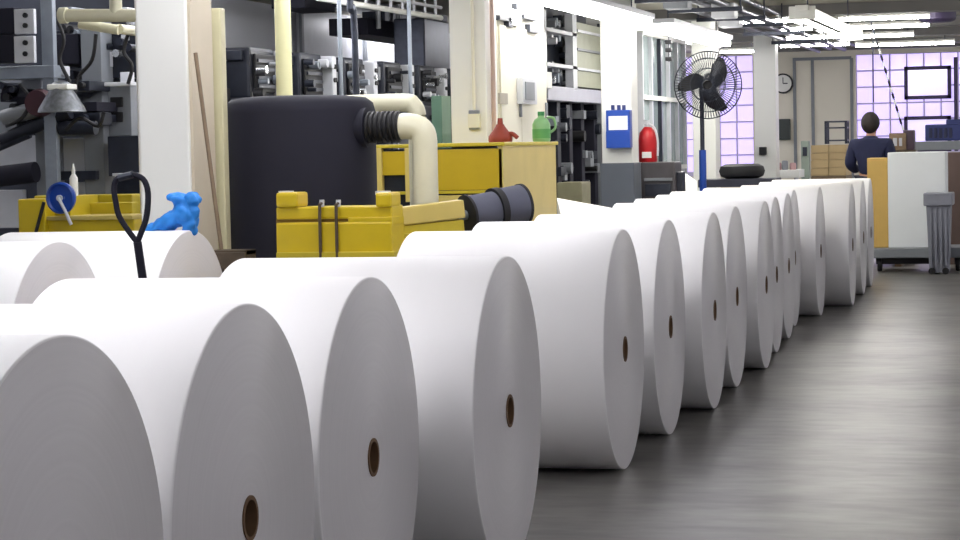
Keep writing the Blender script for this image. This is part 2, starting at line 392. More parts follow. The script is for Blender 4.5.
# ------------------------------------------- left press (behind the left rolls)
lp = thing('printing_press', (-6.8, 15.2, 0), 'grey open framed printing press at the far left behind the rolls', 'printing press')
YP = 14.4
def P(name, m, *bx, Y=None, d=.12, bev=.006, smooth=False, **k):
    b = MB()
    for q in bx: fbox(*q, Y if Y is not None else YP, d, b, bev, **k)
    return b.build(name, m, lp, smooth)
P('upright', grey_steel, (41, -6, 53, 80), d=.06, z0=0); P('upright', mid_grey, (81, 20, 101, 90), Y=14.8, d=.2, z0=0); P('upright', mid_grey, (36, 130, 52, 200), Y=14.7, d=.2, z0=0)
P('upright', dark_steel, (101, 20, 137, 30), Y=15.3, d=.2, z0=0)
P('cross_rail', grey_steel, (-10, 66, 54, 79), Y=14.38, d=.18); P('cross_rail', mid_grey, (52, 124, 92, 136), Y=14.75); P('cross_rail', dark_steel, (55, 171, 96, 180), Y=14.75)
P('back_panel', dark_machine, (-20, -10, 140, 215), Y=15.9, d=.3, z0=0)
for y0, y1 in ((9, 34), (36, 63)):
    eb = P('electrical_box', light_grey, (14, y0, 34, y1), Y=14.2, d=.04)
    for fx in (25,):
        for fy in (.25, .66):
            c = onY(fx, y0+(y1-y0)*fy, 14.19); MB().cyl((c.x, 14.21, c.z), (c.x, 14.185, c.z), .018, seg=16).build('socket_hole', black_rubber, eb)
    P('dark_cover', black_plastic, (-12, y0-1, 14, y1), Y=14.2, d=.2)
P('panel', light_grey, (55, 138, 93, 171), Y=14.9, d=.05); P('panel', light_grey, (-12, 136, 36, 168), Y=14.9, d=.05); P('panel', light_grey, (-12, 190, 24, 228), Y=14.9, d=.05); P('panel', light_grey, (76, 182, 93, 205), Y=14.9, d=.05)
P('panel', mid_grey, (-12, 80, 30, 134), Y=15.0, d=.05)
P('side_box', mid_grey, (103, 84, 131, 136), Y=14.9, d=.25)
for (x, y) in ((116, 102), (116, 117)): P('socket_hole', black_rubber, (x-6, y-5, x+6, y+5), Y=14.88, d=.05)
P('dark_unit', dark_machine, (106, 30, 137, 78), Y=15.0, d=.3); P('dark_unit', dark_machine, (108, 136, 139, 176), Y=14.7, d=.3)
P('small_box', light_grey, (120, 72, 129, 84), Y=14.8, d=.1); P('shelf_edge', light_grey, (104, 82, 131, 86), Y=14.7, d=.1)
P('small_box', light_grey, (57, 66, 64, 76), Y=14.5, d=.1)
P('shelf_edge', light_grey, (112, 173, 140, 176), Y=14.6, d=.1)
P('slat_bank', dark_steel, *[(56, 30+i*6, 82, 33+i*6) for i in range(7)], Y=15.1, d=.1)
# ink rollers and inking arms
for (x0, y0, x1, y1, r, mm) in ((-15, 178, 36, 172, .075, black_plastic), (-12, 152, 30, 134, .03, dark_steel), (2, 140, 70, 112, .05, dark_machine), (4, 118, 56, 104, .06, mid_grey), (60, 128, 96, 128, .05, dark_machine)):
    a, b = onY(x0, y0, 14.45), onY(x1, y1, 14.45); MB().cyl(a, b, r).build('roller', mm, lp, True)
c = onY(40, 103, 14.3); MB().lathe([(0, -.06), (.09, -.06), (.1, -.02), (.1, .02), (.09, .06), (0, .06)], c, 'Y').build('motor', mat('dark_maroon', (70, 36, 46), .5), lp, True)
c = onY(62, 112, 14.2); k = MB().lathe([(0, .21), (.05, .21), (.075, .19), (.08, .16), (.16, .03), (.17, 0), (0, 0)], c, 'Z').build('hopper_cone', mat('worn_metal', (140, 144, 150), .35, .5, var=.4, scale=30), lp, True)
c = onY(62, 87, 14.2); MB().box((c.x-.08, 14.12, c.z-.02), (c.x+.08, 14.28, c.z+.02), .01).build('hopper_lid', white_paint, lp)
# valves and pipework of varied size, each readable as a small fitting
rnd = random.Random(5)
for i in range(26):
    x, y = rnd.uniform(56, 134), rnd.uniform(12, 78)
    if 56 < x < 62 and y < 12: continue
    c = onY(x, y, 14.95); s = rnd.uniform(.02, .05)
    if i % 3: MB().cyl((c.x, 14.9, c.z), (c.x, 15.3, c.z), s*.7, seg=12).build('valve', rnd.choice([grey_steel, dark_steel, bright_metal, black_rubber]), lp, True)
    else: MB().box((c.x-s, 14.95, c.z-s), (c.x+s, 15.3, c.z+s*rnd.uniform(.6, 1.6)), .006).build('fitting', rnd.choice([grey_steel, dark_steel, light_grey]), lp)
for pts in ([(58, 22), (64, 40), (60, 60), (70, 82)], [(96, 34), (92, 60), (78, 78), (74, 100)], [(128, 34), (124, 52), (132, 66), (128, 84)], [(20, 84), (30, 100), (22, 118), (6, 126)], [(66, 130), (80, 118), (98, 126), (104, 112)]):
    MB().tube([onY(x, y, 14.3) for x, y in pts], .014, 8, 5).build('cable', black_rubber, lp, True)
for i in range(24):
    x, y = rnd.choice([(rnd.uniform(56, 98), rnd.uniform(84, 134)), (rnd.uniform(0, 38), rnd.uniform(84, 132))])
    c = onY(x, y, 14.6); s = rnd.uniform(.02, .055)
    if i % 2: MB().cyl((c.x, 14.5, c.z), (c.x, 14.95, c.z), s*.8, seg=14).build('valve', rnd.choice([dark_steel, black_rubber, dark_machine, grey_steel]), lp, True)
    else: MB().box((c.x-s*1.5, 14.55, c.z-s*.7), (c.x+s*1.5, 14.95, c.z+s*.7), .006).build('fitting', rnd.choice([dark_steel, dark_machine, black_plastic, mid_grey]), lp)
P('ink_tray', dark_machine, (56, 113, 100, 126), Y=14.55, d=.2); P('ink_unit', black_plastic, (56, 34, 79, 64), Y=14.85, d=.2)
# cream pipes of the left corner
a, b = onY(63, 15.5, 13.6), onY(142, 15.5, 13.6); cz = onY(116, 15, 13.6)
pr = thing('cream_pipe_run', (b.x, 13.6, 0), 'fat cream pipe running level to the white column at upper left', 'pipe')
MB().tube([a, b], .044, 20).build('level_pipe', cream_pipe, pr, True); MB().tube([cz, (cz.x, 13.6, ZC)], .042, 20).build('riser', cream_pipe, pr, True)
q = onY(119, 15, 13.95)
MB().tube([onY(80, 24, 13.95), onY(119, 30, 13.95)], .034, 16).tube([onY(119, 29, 13.95), (onY(119, 29, 13.95).x, 14.6, onY(119, 29, 13.95).z)], .034, 16).build('lower_branch', cream_pipe, pr, True)
MB().cyl(a-Vector((.02, 0, 0)), a+Vector((.03, 0, 0)), .054).build('flange', cream_pipe, pr, True)
MB().cyl((b.x-.02, 13.6, 0), (b.x-.02, 13.6, ZC), .03).build('support', white_paint, pr, True)

# yellow lift frame at left with blue hand wheel
y0 = 13.0
yl = thing('yellow_lift_frame', (onY(75, 210, y0).x, y0+.3, 0), 'low yellow steel frame behind the far left roll', 'lift frame')
fbox(18, 199, 45, 232, y0, .35, None, .012, z0=0).build('end_box', yellow, yl)
fbox(36, 203, 132, 215, y0+.45, .1, None, .008).build('rail', yellow_dim, yl); fbox(36, 219, 134, 240, y0+.05, .4, None, .01, z0=0).build('bed', yellow, yl)
fbox(40, 216, 132, 220, y0+.02, .44, None, .004).build('lip', yellow_pale, yl)
fbox(34, 195, 132, 204, y0+.6, .2, None, .01, z0=0).build('back_beam', yellow_dim, yl)
a, b = onY(44, 202, y0-.02), onY(36, 232, y0-.02); MB().tube([a, b], .012, 8).build('hose', black_rubber, yl, True)
c = onY(61, 198, 12.9)
hw = thing('blue_hand_wheel', (c.x, c.y, c.z), 'round blue hand wheel on the yellow frame at left', 'hand wheel')
MB().lathe([(.088, -.02), (.102, -.01), (.102, .01), (.088, .02), (.03, .012), (0, .012), (0, -.012), (.03, -.012)], c, 'Y', 40).build('wheel_disc', blue, hw, True)
MB().cyl(c+Vector((0, -.03, 0)), c+Vector((0, .1, 0)), .02).build('hub', light_grey, hw, True)
MB().tube([c+Vector((0, -.035, 0)), c+Vector((.05, -.05, -.08)), c+Vector((.09, -.05, -.17))], .011, 10).build('crank', light_grey, hw, True)
c2_ = onY(60, 178, 13.05)
bt = thing('white_bottle', (c2_.x, 13.25, c2_.z), 'small white squeeze bottle just above the blue hand wheel', 'bottle')
zt = onY(60, 164, 13.25).z; zb_ = onY(60, 196, 13.25).z
bt.location = (c2_.x, 13.25, zb_)
MB().lathe([(0, 0), (.026, 0), (.028, .01), (.028, (zt-zb_)*.55), (.012, (zt-zb_)*.68), (0, (zt-zb_)*.68)], (c2_.x, 13.25, zb_), 'Z', 20).build('flask', white_paint, bt, True)
MB().lathe([(.012, (zt-zb_)*.66), (.012, (zt-zb_)*.8), (.004, zt-zb_), (0, zt-zb_)], (c2_.x, 13.25, zb_), 'Z', 16).build('nozzle', white_paint, bt, True)
sh = onY(60, 196, 13.25); MB().box((sh.x-.12, 13.15, 1.2), (sh.x+.12, 13.58, sh.z), .005).build('bottle_shelf', yellow_dim, yl)

# pallet truck with loop handle -------------------------------------------
hp = onY(132, 210, 8.5)
pt = thing('pallet_truck', (hp.x, 8.5, 0), 'black hand pallet truck whose loop handle rises behind the near rolls', 'pallet truck')
loop = [(138, 243), (130, 233), (119, 216), (116, 203), (114, 190), (116, 180), (124, 176), (134, 175), (143, 179), (147.5, 189), (148, 203), (146, 219), (141, 233), (137, 243)]
MB().tube([onY(x, y, 8.5) for x, y in loop], .0125, 10, 3).build('loop_handle', black_plastic, pt, True)
foot = Vector((hp.x+.10, 8.62, .24))
a = onY(137.5, 242, 8.5); d2 = onY(142.5, 277, 8.52); ext = (d2-a).normalized()
MB().tube([a, d2, d2+ext*.25, Vector((d2.x+.06, 8.55, .5)), Vector((d2.x+.07, 8.58, .22))], .018, 12, 4).build('shaft', black_plastic, pt, True)
k = MB(); a1, a2 = onY(119, 178, 8.49), onY(133, 174.5, 8.49); k.tube([a1, a2], .016, 8); k.build('grip_lever', dark_steel, pt, True)
bx_, by_ = d2.x+.07, 8.58
MB().cyl((bx_, by_, .1), (bx_, by_, .42), .06).build('hydraulic_pump', red_paint, pt, True)
for s in (-1, 1):
    MB().lathe([(.03, -.025), (.09, -.025), (.09, .025), (.03, .025)], (bx_+s*.05, by_, .09), 'X', 24, closed=True).build('steer_wheel', black_rubber, pt, True)
MB().box((bx_-.26, by_+.1, .12), (bx_+.26, by_+.2, .42), .02).build('fork_head', red_paint, pt)
for s in (-1, 1):
    f_ = MB().box((bx_+s*.19-.08, by_+.2, .06), (bx_+s*.19+.08, by_+1.0, .11), .012).build('fork', red_paint, pt)
    MB().cyl((bx_+s*.19-.06, by_+.9, .04), (bx_+s*.19+.06, by_+.9, .04), .04).build('load_roller', black_rubber, f_, True)

# blue cloth on the back roll ---------------------------------------------
def crumple(blobs, amp, seedv, sub=4):
    """joined lumpy blobs -> remeshed single surface"""
    bm = bmesh.new(); rr = random.Random(seedv)
    for (c, s, rz) in blobs:
        t = bmesh.new(); bmesh.ops.create_icosphere(t, subdivisions=sub, radius=1)
        M = Matrix.Translation(c) @ Matrix.Rotation(rz, 4, 'Y') @ Matrix.Diagonal((*s, 1))
        bmesh.ops.transform(t, matrix=M, verts=t.verts)
        me = bpy.data.meshes.new('t'); t.to_mesh(me); t.free(); bm.from_mesh(me); bpy.data.meshes.remove(me)
    me = bpy.data.meshes.new('t'); bm.to_mesh(me); bm.free(); o = bpy.data.objects.new('t', me); COL.objects.link(o)
    md = o.modifiers.new('r', 'REMESH'); md.mode = 'VOXEL'; md.voxel_size = .008
    dg = bpy.context.evaluated_depsgraph_get(); me2 = bpy.data.meshes.new_from_object(o.evaluated_get(dg)); bpy.data.objects.remove(o)
    from mathutils import noise
    b = MB(); b.bm.from_mesh(me2); bpy.data.meshes.remove(me2)
    b.bm.normal_update()
    for v in b.bm.verts: v.co += v.normal*(amp*(abs(noise.noise(v.co*14+Vector((seedv, 0, 0))))-.25+.5*noise.noise(v.co*30)))
    return b
cb = onY(182, 234, 11.4)
def cp(px, py, dy=0): return onY(px, py, 11.33+dy)+Vector((0, 0, .008))
b = crumple([(cp(186, 215), (.075, .08, .075), 0), (cp(178, 200), (.065, .06, .03), .15), (cp(160, 228), (.10, .09, .035), -.35), (cp(172, 222), (.08, .09, .05), -.4), (cp(192, 201), (.05, .06, .04), 0), (cp(190, 228), (.04, .06, .06), .3)], .022, 3)
cl = solo(b, 'blue_cloth', blue_cloth_m, 'crumpled bright blue cloth lying on the roll by the white column', 'cloth', smooth=True)

# leaning pole and beige pipe beside column 1
a, b_ = onY(195.5, 53, 12.21), onY(221.5, 250, 12.07)
solo(MB().tube([b_, a], .0125, 12), 'wooden_pole', wood_brown, 'long thin brown wooden pole leaning on the white column', 'pole', None, True)
px_ = onY(218.5, 100, 12.72)
solo(MB().box((px_.x-.037, 12.7, 0), (px_.x+.037, 12.78, onY(218, 8, 12.72).z), .012), 'beige_post', mat('beige_post', (206, 200, 164), .45), 'slim square beige post right behind the nearest white column', 'post')
w0 = onY(214, 250.5, 12.0)
cr = thing('wooden_crate', (w0.x+.1, 12.05, 0), 'dark brown wooden crate wedged beside the black tank', 'crate')
for i in range(9): MB().box((w0.x-.03, 11.97, .01+i*.117), (w0.x+.2, 12.0, .105+i*.117), .004).build('board', dark_wood, cr)
for s in (0, .2): MB().box((w0.x-.03+s, 12.0, 0), (w0.x-.0+s, 12.16, w0.z), .004).build('corner_post', dark_wood, cr)
MB().box((w0.x-.03, 12.0, w0.z-.03), (w0.x+.2, 12.16, w0.z), .003).build('lid', dark_wood, cr)

# black tank -----------------------------------------------------------------
yt = 13.35; tl, tr = onY(227, 170, yt), onY(375.5, 170, yt); tcx = (tl.x+tr.x)/2; tr_ = (tr.x-tl.x)/2*.97; tz = onY(300, 95, yt-.1).z
tk = thing('black_tank', (tcx, yt, 0), 'large round black plastic tank behind the yellow skid', 'tank')
MB().lathe([(0, tz), (tr_*.6, tz-.005), (tr_*.88, tz-.02), (tr_*.97, tz-.055), (tr_, tz-.11), (tr_, .08), (tr_*.97, .02), (tr_*.9, 0), (0, 0)], (tcx, yt, 0), 'Z', 72).build('shell', black_plastic, tk, True)
hz = onY(384, 127, yt-.1).z; x1 = onY(368, 127, yt-.1).x; x2 = onY(401, 127, yt-.1).x
prof = [(0, 0)]
nR = 7
for i in range(nR):
    t0, t1 = i/nR, (i+1)/nR; L_ = x2-x1
    prof += [(.088, t0*L_), (.1, (t0+.25/nR)*L_), (.1, (t0+.6/nR)*L_), (.088, (t0+.85/nR)*L_)]
prof += [(.088, x2-x1), (0, x2-x1)]
MB().lathe([(r_, h_) for r_, h_ in prof], (x1, yt-.1, hz), 'X', 32).build('ribbed_hose', black_rubber, tk, True)
MB().cyl((x1-.06, yt-.1, hz), (x1+.0, yt-.1, hz), .125, seg=32).build('hose_flange', black_plastic, tk, True)
# cream elbow pipes
ex = onY(424.5, 150, yt-.1).x; er = .082
pe = thing('elbow_pipe', (ex, yt-.1, 0), 'thick cream elbow pipe bending down from the black tank hose', 'pipe')
MB().tube([(x2+.002, yt-.1, hz), (x2+.05, yt-.1, hz), (ex-.05, yt-.1, hz-.01), (ex-.012, yt-.1, hz-.04), (ex, yt-.1, hz-.1), (ex, yt-.1, hz-.25), (ex, yt-.1, 0)], er, 28, 6).build('bend', cream_pipe, pe, True)
MB().cyl((ex, yt-.1, 0), (ex, yt-.1, .06), .13).build('floor_flange', cream_pipe, pe, True)
yb = 14.3; bz = onY(395, 103, yb).z; bx0 = onY(350, 103, yb).x; bx1 = onY(417, 110, yb).x
pe2 = thing('elbow_pipe', (bx1, yb, 0), 'cream elbow pipe passing behind the black tank, above the ribbed hose', 'pipe')
MB().tube([(bx0-.3, yb, bz), (bx0, yb, bz), (bx1-.09, yb, bz), (bx1-.03, yb, bz-.02), (bx1, yb, bz-.09), (bx1, yb, bz-.3), (bx1, yb, 0)], .062, 24, 6).build('bend', cream_pipe, pe2, True)
MB().cyl((bx1, yb, 0), (bx1, yb, .06), .11).build('floor_flange', cream_pipe, pe2, True)
# yellow vertical pole
vx = onY(283.5, 50, 14.5)
yp_ = thing('yellow_pole', (vx.x, 14.5, 0), 'pale yellow pipe rising to the ceiling behind the black tank', 'pole')
MB().cyl((vx.x, 14.5, 0), (vx.x, 14.5, ZC), .057, seg=28).build('pipe', yellow_pipe, yp_, True)
MB().cyl((vx.x, 14.5, 0), (vx.x, 14.5, .04), .12, seg=28).build('base_flange', yellow_pipe, yp_, True)

# yellow skid ------------------------------------------------------------------
ys = 12.1
sk = thing('yellow_skid', (onY(335, 250, ys).x, ys+.3, 0), 'bright yellow steel skid with two lugs in front of the black tank', 'skid')
fbox(276, 222, 392, 250, ys, .25, None, .012, z0=0).build('lower_body', yellow, sk)
fbox(276, 206.5, 392, 219, ys+.015, .22, None, .01).build('upper_bar', yellow, sk)
fbox(276, 219, 348, 224, ys+.03, .2, None, .0).build('groove', mat('groove_brown', (120, 92, 20), .6), sk)
fbox(348, 217, 392, 226, ys+.003, .24, None, .006).build('filler_plate', yellow, sk)
for x0_, x1_ in ((275.5, 297), (375, 391)):
    lg = fbox(x0_, 192.5, x1_, 207.5, ys-.01, .2, None, .018).build('lug', yellow, sk)
    c = onY((x0_+x1_)/2, 193, ys+.1); MB().cyl((c.x, ys+.1, c.z-.01), (c.x, ys+.1, c.z+.012), .045, seg=20).build('cap', light_grey, lg, True)
for px in (319.5, 336):
    a = onY(px, 202, ys-.012); st = MB().tube([(a.x, ys+.06, a.z), (a.x, ys-.012, a.z-.015), (a.x, ys-.015, a.z-.1), (a.x, ys-.015, .3)], .0095, 8); st.build('strap', dark_wood, sk, True)
    MB().cyl((a.x, ys+.03, a.z-.03), (a.x, ys+.03, a.z+.012), .014).build('strap_bolt', light_grey, sk, True)
fbox(276, 252, 394, 262, ys-.02, .27, None, .006).build('bottom_lip', yellow_dim, sk)

# yellow cabinet (big housing) -------------------------------------------------
yc0 = onX(503, 160, -4.42).y; yc1 = onX(556, 160, -4.42).y; zt_ = onY(505, 142, yc0).z
xl = onY(376, 160, yc0).x
yc = thing('yellow_housing', (-4.9, (yc0+yc1)/2, 0), 'long yellow machine housing in front of the cream cabinet', 'machine housing')
MB().box((-4.46, yc0, 0), (-4.42, yc1, zt_-.02), .006).build('side_panel', yellow_pale, yc)  # paler yellow puts the light on this side into its colour
MB().box((xl-.02, yc0-.02, zt_-.03), (-4.40, yc1+.02, zt_), .008).build('top_plate', yellow_dim, yc)
fbox(437, 149, 502.5, 190, yc0, .04, None, .004).build('front_panel', mat('yellow_shaded', (196, 166, 24), .4), yc)  # shade on the front panels is put into a darker yellow
fbox(381, 151, 437, 175, yc0, .04, None, .004).build('front_panel', mat('yellow_shaded', (196, 166, 24), .4), yc)
fbox(376, 148, 382, 202, yc0-.02, .06, None, .004).build('frame_post', yellow_pale, yc); fbox(405, 148, 412, 202, yc0-.02, .06, None, .004).build('frame_post', yellow_pale, yc)
fbox(376, 191, 503, 194, yc0-.01, .05, None, .003).build('bottom_rail', yellow_dim, yc)
MB().box((xl, yc0+.05, 0), (-4.48, yc1, zt_-.04)).build('dark_core', dark_machine, yc)
fbox(437, 195, 503, 240, yc0, .04, None, .004, z0=0).build('kick_panel', yellow_pale, yc)
# beam and dark rollers
yb2 = 12.75
bm_ = thing('yellow_boom', (onY(430, 215, yb2).x, yb2, 0), 'yellow angled beam between the skid and the dark roller', 'beam')
a, b_ = onY(394, 217, yb2), onY(462, 208.5, yb2+.2)
MB().obox((a+b_)/2, ((b_-a).length, .16, .11), (b_-a).to_track_quat('X', 'Z').to_matrix(), .01).build('bar', yellow_pale, bm_)
a2_, b2_ = a-Vector((0, 0, .13)), b_-Vector((0, 0, .14))
MB().obox((a2_+b2_)/2, ((b2_-a2_).length, .14, .15), (b2_-a2_).to_track_quat('X', 'Z').to_matrix(), .008).build('web', yellow_dim, bm_)
MB().box((a.x+.05, yb2-.05, 0), (a.x+.15, yb2+.05, a.z-.1), .006).build('post', yellow_dim, bm_); MB().box((b_.x-.15, yb2+.22, 0), (b_.x-.05, yb2+.32, b_.z-.1), .006).build('post', yellow_dim, bm_)
yr = 13.1
dr = thing('dark_roller', (onY(497, 205, yr).x, yr, 0), 'stubby dark grey ribbed roller beside the yellow housing', 'roller')
a, b_ = onY(466, 215, yr), onY(523, 204, yr+.3)
ax = (b_-a); L_ = ax.length; ax.normalize()
def rb(name, t0, t1, r, m_): MB().cyl(a+ax*L_*t0, a+ax*L_*t1, r, seg=40).build(name, m_, dr, True)
rb('drum', .03, .5, .115, roller_grey); rb('drum', .56, .97, .125, roller_grey); rb('band', .48, .58, .135, black_rubber); rb('end_disc', 0, .04, .125, black_rubber); rb('end_disc', .96, 1, .13, black_rubber)
MB().cyl(a-ax*.04, b_+ax*.04, .03).build('axle', grey_steel, dr, True)
for t in (.2, .8):
    c = a+ax*L_*t; MB().box((c.x-.05, c.y-.05, 0), (c.x+.05, c.y+.05, c.z-.1), .005).build('stand', yellow_pale, dr)

# cream cabinet behind ---------------------------------------------------------
xc = -5.0
ya, yb_ = onX(497, 80, xc).y+.05, onX(545, 80, xc).y
cc = thing('cream_wall_cabinet', (-5.3, (ya+yb_)/2, 0), 'tall cream control cabinet right of the second white column', 'cabinet')
MB().box((-5.3, ya, 0), (xc, yb_, 2.98), .01).build('carcass', cream_paint, cc)
ym_ = ya+(yb_-ya)*.42
for (u, v) in ((ya+.02, ym_-.01), (ym_+.01, yb_-.02)):
    dr_ = MB().box((xc, u, .15), (xc+.02, v, 2.72), .006).build('door', cream_paint, cc)
    MB().box((xc+.02, v-.09, 1.9), (xc+.045, v-.06, 2.05), .006).build('handle', mid_grey, dr_)
def onside(name, m_, x0, y0, x1, y1, X, d, par): return sbox(x0, y0, x1, y1, X+d, d, None, .004).build(name, m_, par)
onside('gauge_box', light_grey, 523, 78, 537, 104, xc+.02, .06, cc); onside('gauge_glass', mid_grey, 526, 82, 535, 100, xc+.08, .01, cc)
onside('notice', mat('notice_grey', (176, 170, 156), .6), 500, 93, 508, 104, xc+.02, .02, cc)
for q in ((500, 16, 512, 21), (509, 18, 513, 27), (524, 10, 538, 20), (530, 25, 539, 33), (517, 4, 524, 14)): onside('top_fitting', dark_steel, *q, xc, .05, cc)
onside('top_fitting', bright_metal, 512, 10, 522, 26, xc, .06, cc)

# rust red funnel & green jug on top of the yellow housing
zt2 = zt_+.0
fx = onX(505, 137, -4.62); fy = fx.y-.15
fn = thing('red_funnel', (-4.62, fy, zt2), 'rust red funnel shaped can on the yellow housing', 'can')
MB().lathe([(0, 0), (.095, 0), (.1, .015), (.1, .05), (.04, .13), (.03, .15), (0, .15)], (-4.62, fy, zt2), 'Z', 28).build('cone', rust_red, fn, True)
MB().lathe([(0, .15), (.024, .15), (.02, .2), (0, .2)], (-4.62, fy, zt2), 'Z', 20).build('cap', rust_red, fn, True)
MB().tube([(-4.6, fy, zt2+.06), (-4.52, fy-.01, zt2+.07), (-4.47, fy-.02, zt2+.035)], .018, 10, 4).build('spout', rust_red, fn, True)
gx = onX(541.5, 137, -4.48); gy = gx.y
gj = thing('green_jug', (-4.48, gy, zt2), 'pale green plastic jug on the far end of the yellow housing', 'jug')
MB().lathe([(0, 0), (.07, 0), (.078, .012), (.078, .15), (.06, .19), (.03, .21), (.026, .23), (0, .23)], (-4.48, gy, zt2), 'Z', 28).build('vessel', green_plastic, gj, True)
MB().lathe([(0, .225), (.03, .225), (.03, .26), (0, .26)], (-4.48, gy, zt2), 'Z', 20).build('lid', mat('green_dark', (60, 140, 80), .4), gj, True)
MB().tube([(-4.43, gy, zt2+.21), (-4.37, gy, zt2+.2), (-4.355, gy, zt2+.12), (-4.40, gy, zt2+.08)], .011, 8, 4).build('grip', green_plastic, gj, True)
MB().lathe([(.0795, .03), (.0795, .11), (.0785, .11), (.0785, .03)], (-4.48, gy, zt2), 'Z', 28, closed=True).build('label_band', mat('green_deep', (96, 164, 92), .5), gj, True)

# ------------------------------------------------------ press line behind tank
def press_unit(i, y, xf, zt, label):
    r = thing('press_unit', (xf-.6, y+.45, 0), label, 'press unit', 'press units in the line behind the black tank')
    rr = random.Random(40+i)
    MB().box((xf-1.2, y, 0), (xf, y+.8, zt-.45), .02).build('base_frame', dark_machine, r)
    MB().box((xf-.62, y+.1, zt-.46), (xf-.06, y+.72, zt), .03).build('motor_housing', dark_machine, r)
    MB().box((xf-.5, y+.05, zt-.12), (xf-.12, y+.11, zt-.03), .01).build('vent_panel', dark_steel, r)
    MB().box((xf-1.15, y+.05, zt-.45), (xf-.68, y+.6, zt-.12), .02).build('gearbox', dark_steel, r)
    MB().box((xf-.9, y-.02, zt-.36), (xf-.66, y+.12, zt-.02), .02).build('control_box', light_grey, r)
    for k in range(4): c = (xf-.84+.06*(k % 2), y-.02, zt-.28+.12*(k//2)); MB().cyl(c, (c[0], c[1]-.015, c[2]), .02, seg=12).build('button', black_rubber, r, True)
    for k in range(3): z = zt-.62-.17*k; MB().cyl((xf-1.1, y-.06, z), (xf-.05, y-.06, z), .05+.01*(k % 2), seg=20).build('ink_roller', [dark_steel, grey_steel, black_rubber][k], r, True)
    gp_ = MB().box((xf-.16, y+.72, zt-.42), (xf+.05, y+.84, zt-.02), .015).build('gauge_panel', light_grey, r)
    for k in range(4): c = (xf+.05, y+.755+.05*(k % 2), zt-.12-.13*(k//2)); MB().cyl(c, (c[0]+.012, c[1], c[2]), .022, seg=10).build('gauge', black_rubber, gp_, True)
    MB().box((xf-.06, y+.16, zt-.4), (xf-.03, y+.66, zt-.06), .01).build('cooling_cover', black_rubber, r)
    for k in range(4): MB().box((xf-.03, y+.2, zt-.36+.075*k), (xf-.015, y+.62, zt-.33+.075*k)).build('cooling_fin', dark_steel, r)
    for k in range(14):
        z = zt-rr.uniform(.08, .8); yy = y+rr.uniform(.02, .78); s = rr.uniform(.015, .045)
        MB().cyl((xf-.02, yy, z), (xf+.07, yy, z), s, seg=16).build('dial', rr.choice([bright_metal, light_grey, black_rubber, dark_steel, grey_steel]), r, True)
    for k in range(10):
        z = zt-rr.uniform(.05, .7); xx = xf-rr.uniform(.1, 1.0); s = rr.uniform(.02, .05)
        MB().box((xx-s, y-.05, z-s*1.6), (xx+s, y+.02, z+s*1.6), .005).build('fitting', rr.choice([bright_metal, light_grey, mid_grey, black_rubber, dark_steel]), r)
    MB().tube([(xf-.3, y+.03, zt-.05), (xf-.25, y-.06, zt-.2), (xf-.4, y-.08, zt-.5), (xf-.2, y-.05, zt-.9)], .016, 8, 4).build('cable', black_rubber, r, True)
    MB().box((xf, y+.1, .3), (xf+.02, y+.7, zt-.75), .004).build('side_cover', dark_steel, r)
    MB().box((xf+.02, y+.2, zt-1.3), (xf+.05, y+.23, zt-.85), .004).build('side_handle', bright_metal, r)
lab = ['nearest dark press unit, left behind the black tank', 'second dark press unit, beside the pale yellow pole', 'third dark press unit in the line behind the tank', 'fourth dark press unit in the line behind the tank', 'fifth dark press unit in the line, above the cream elbows', 'sixth dark press unit, beside the green post and second column', 'dark press unit right of the cream cabinet, nearest one there', 'dark press unit under the walkway left of the blue-box column']
for i, y in enumerate((18.2, 19.5, 20.8, 22.1, 23.4, 24.7)): press_unit(i, y, -7.0, 2.56, lab[i])
solo(sbox(442, 96, 451.0, 145, -5.75, .1, z0=0), 'green_post', mat('green_grey', (96, 130, 110), .5), 'thin grey green steel post left of the second white column', 'post')
# catwalk rail and upper machinery
ct = thing('catwalk_rail', (-7.2, 22.4, 0), 'white railing of the raised walkway over the press units', 'railing')
ra, rb2 = onX(318, -2, -7.2), onX(441, 18, -7.2)
MB().tube([ra, rb2], .03, 12).build('top_rail', white_paint, ct, True)
MB().tube([ra+Vector((0, 0, .12)), rb2+Vector((0, 0, .12))], .02, 12).build('top_rail', light_grey, ct, True)
for px, py in ((339, 2), (409, 14)):
    a = onX(px, py, -7.2); solo(MB().cyl((-6.8, a.y*6.8/7.2, 0), (-6.8, a.y*6.8/7.2, ZC), .022, seg=12), 'thin_pipe', grey_steel, 'thin grey upright pipe before the press units, %s' % ('nearer the yellow pole' if px < 350 else 'nearer the second white column'), 'pipe', None, True)
for i in range(7):
    t = i/6; a = ra.lerp(rb2, .35+.6*t); MB().cyl(a, a+Vector((0, 0, .22)), .016, seg=8).build('baluster', light_grey, ct, True)
a = onX(351, -2, -7.3)
solo(MB().tube([(-6.8, a.y*.93, ZC), (-6.8, a.y*.93, 3.0), (-6.8, a.y*.93+.12, 2.75), (-6.8, a.y*.93+.12, 0)], .034, 12, 4), 'drain_pipe', dark_steel, 'dark bent drain pipe before the press units, left of the second column', 'pipe', None, True)
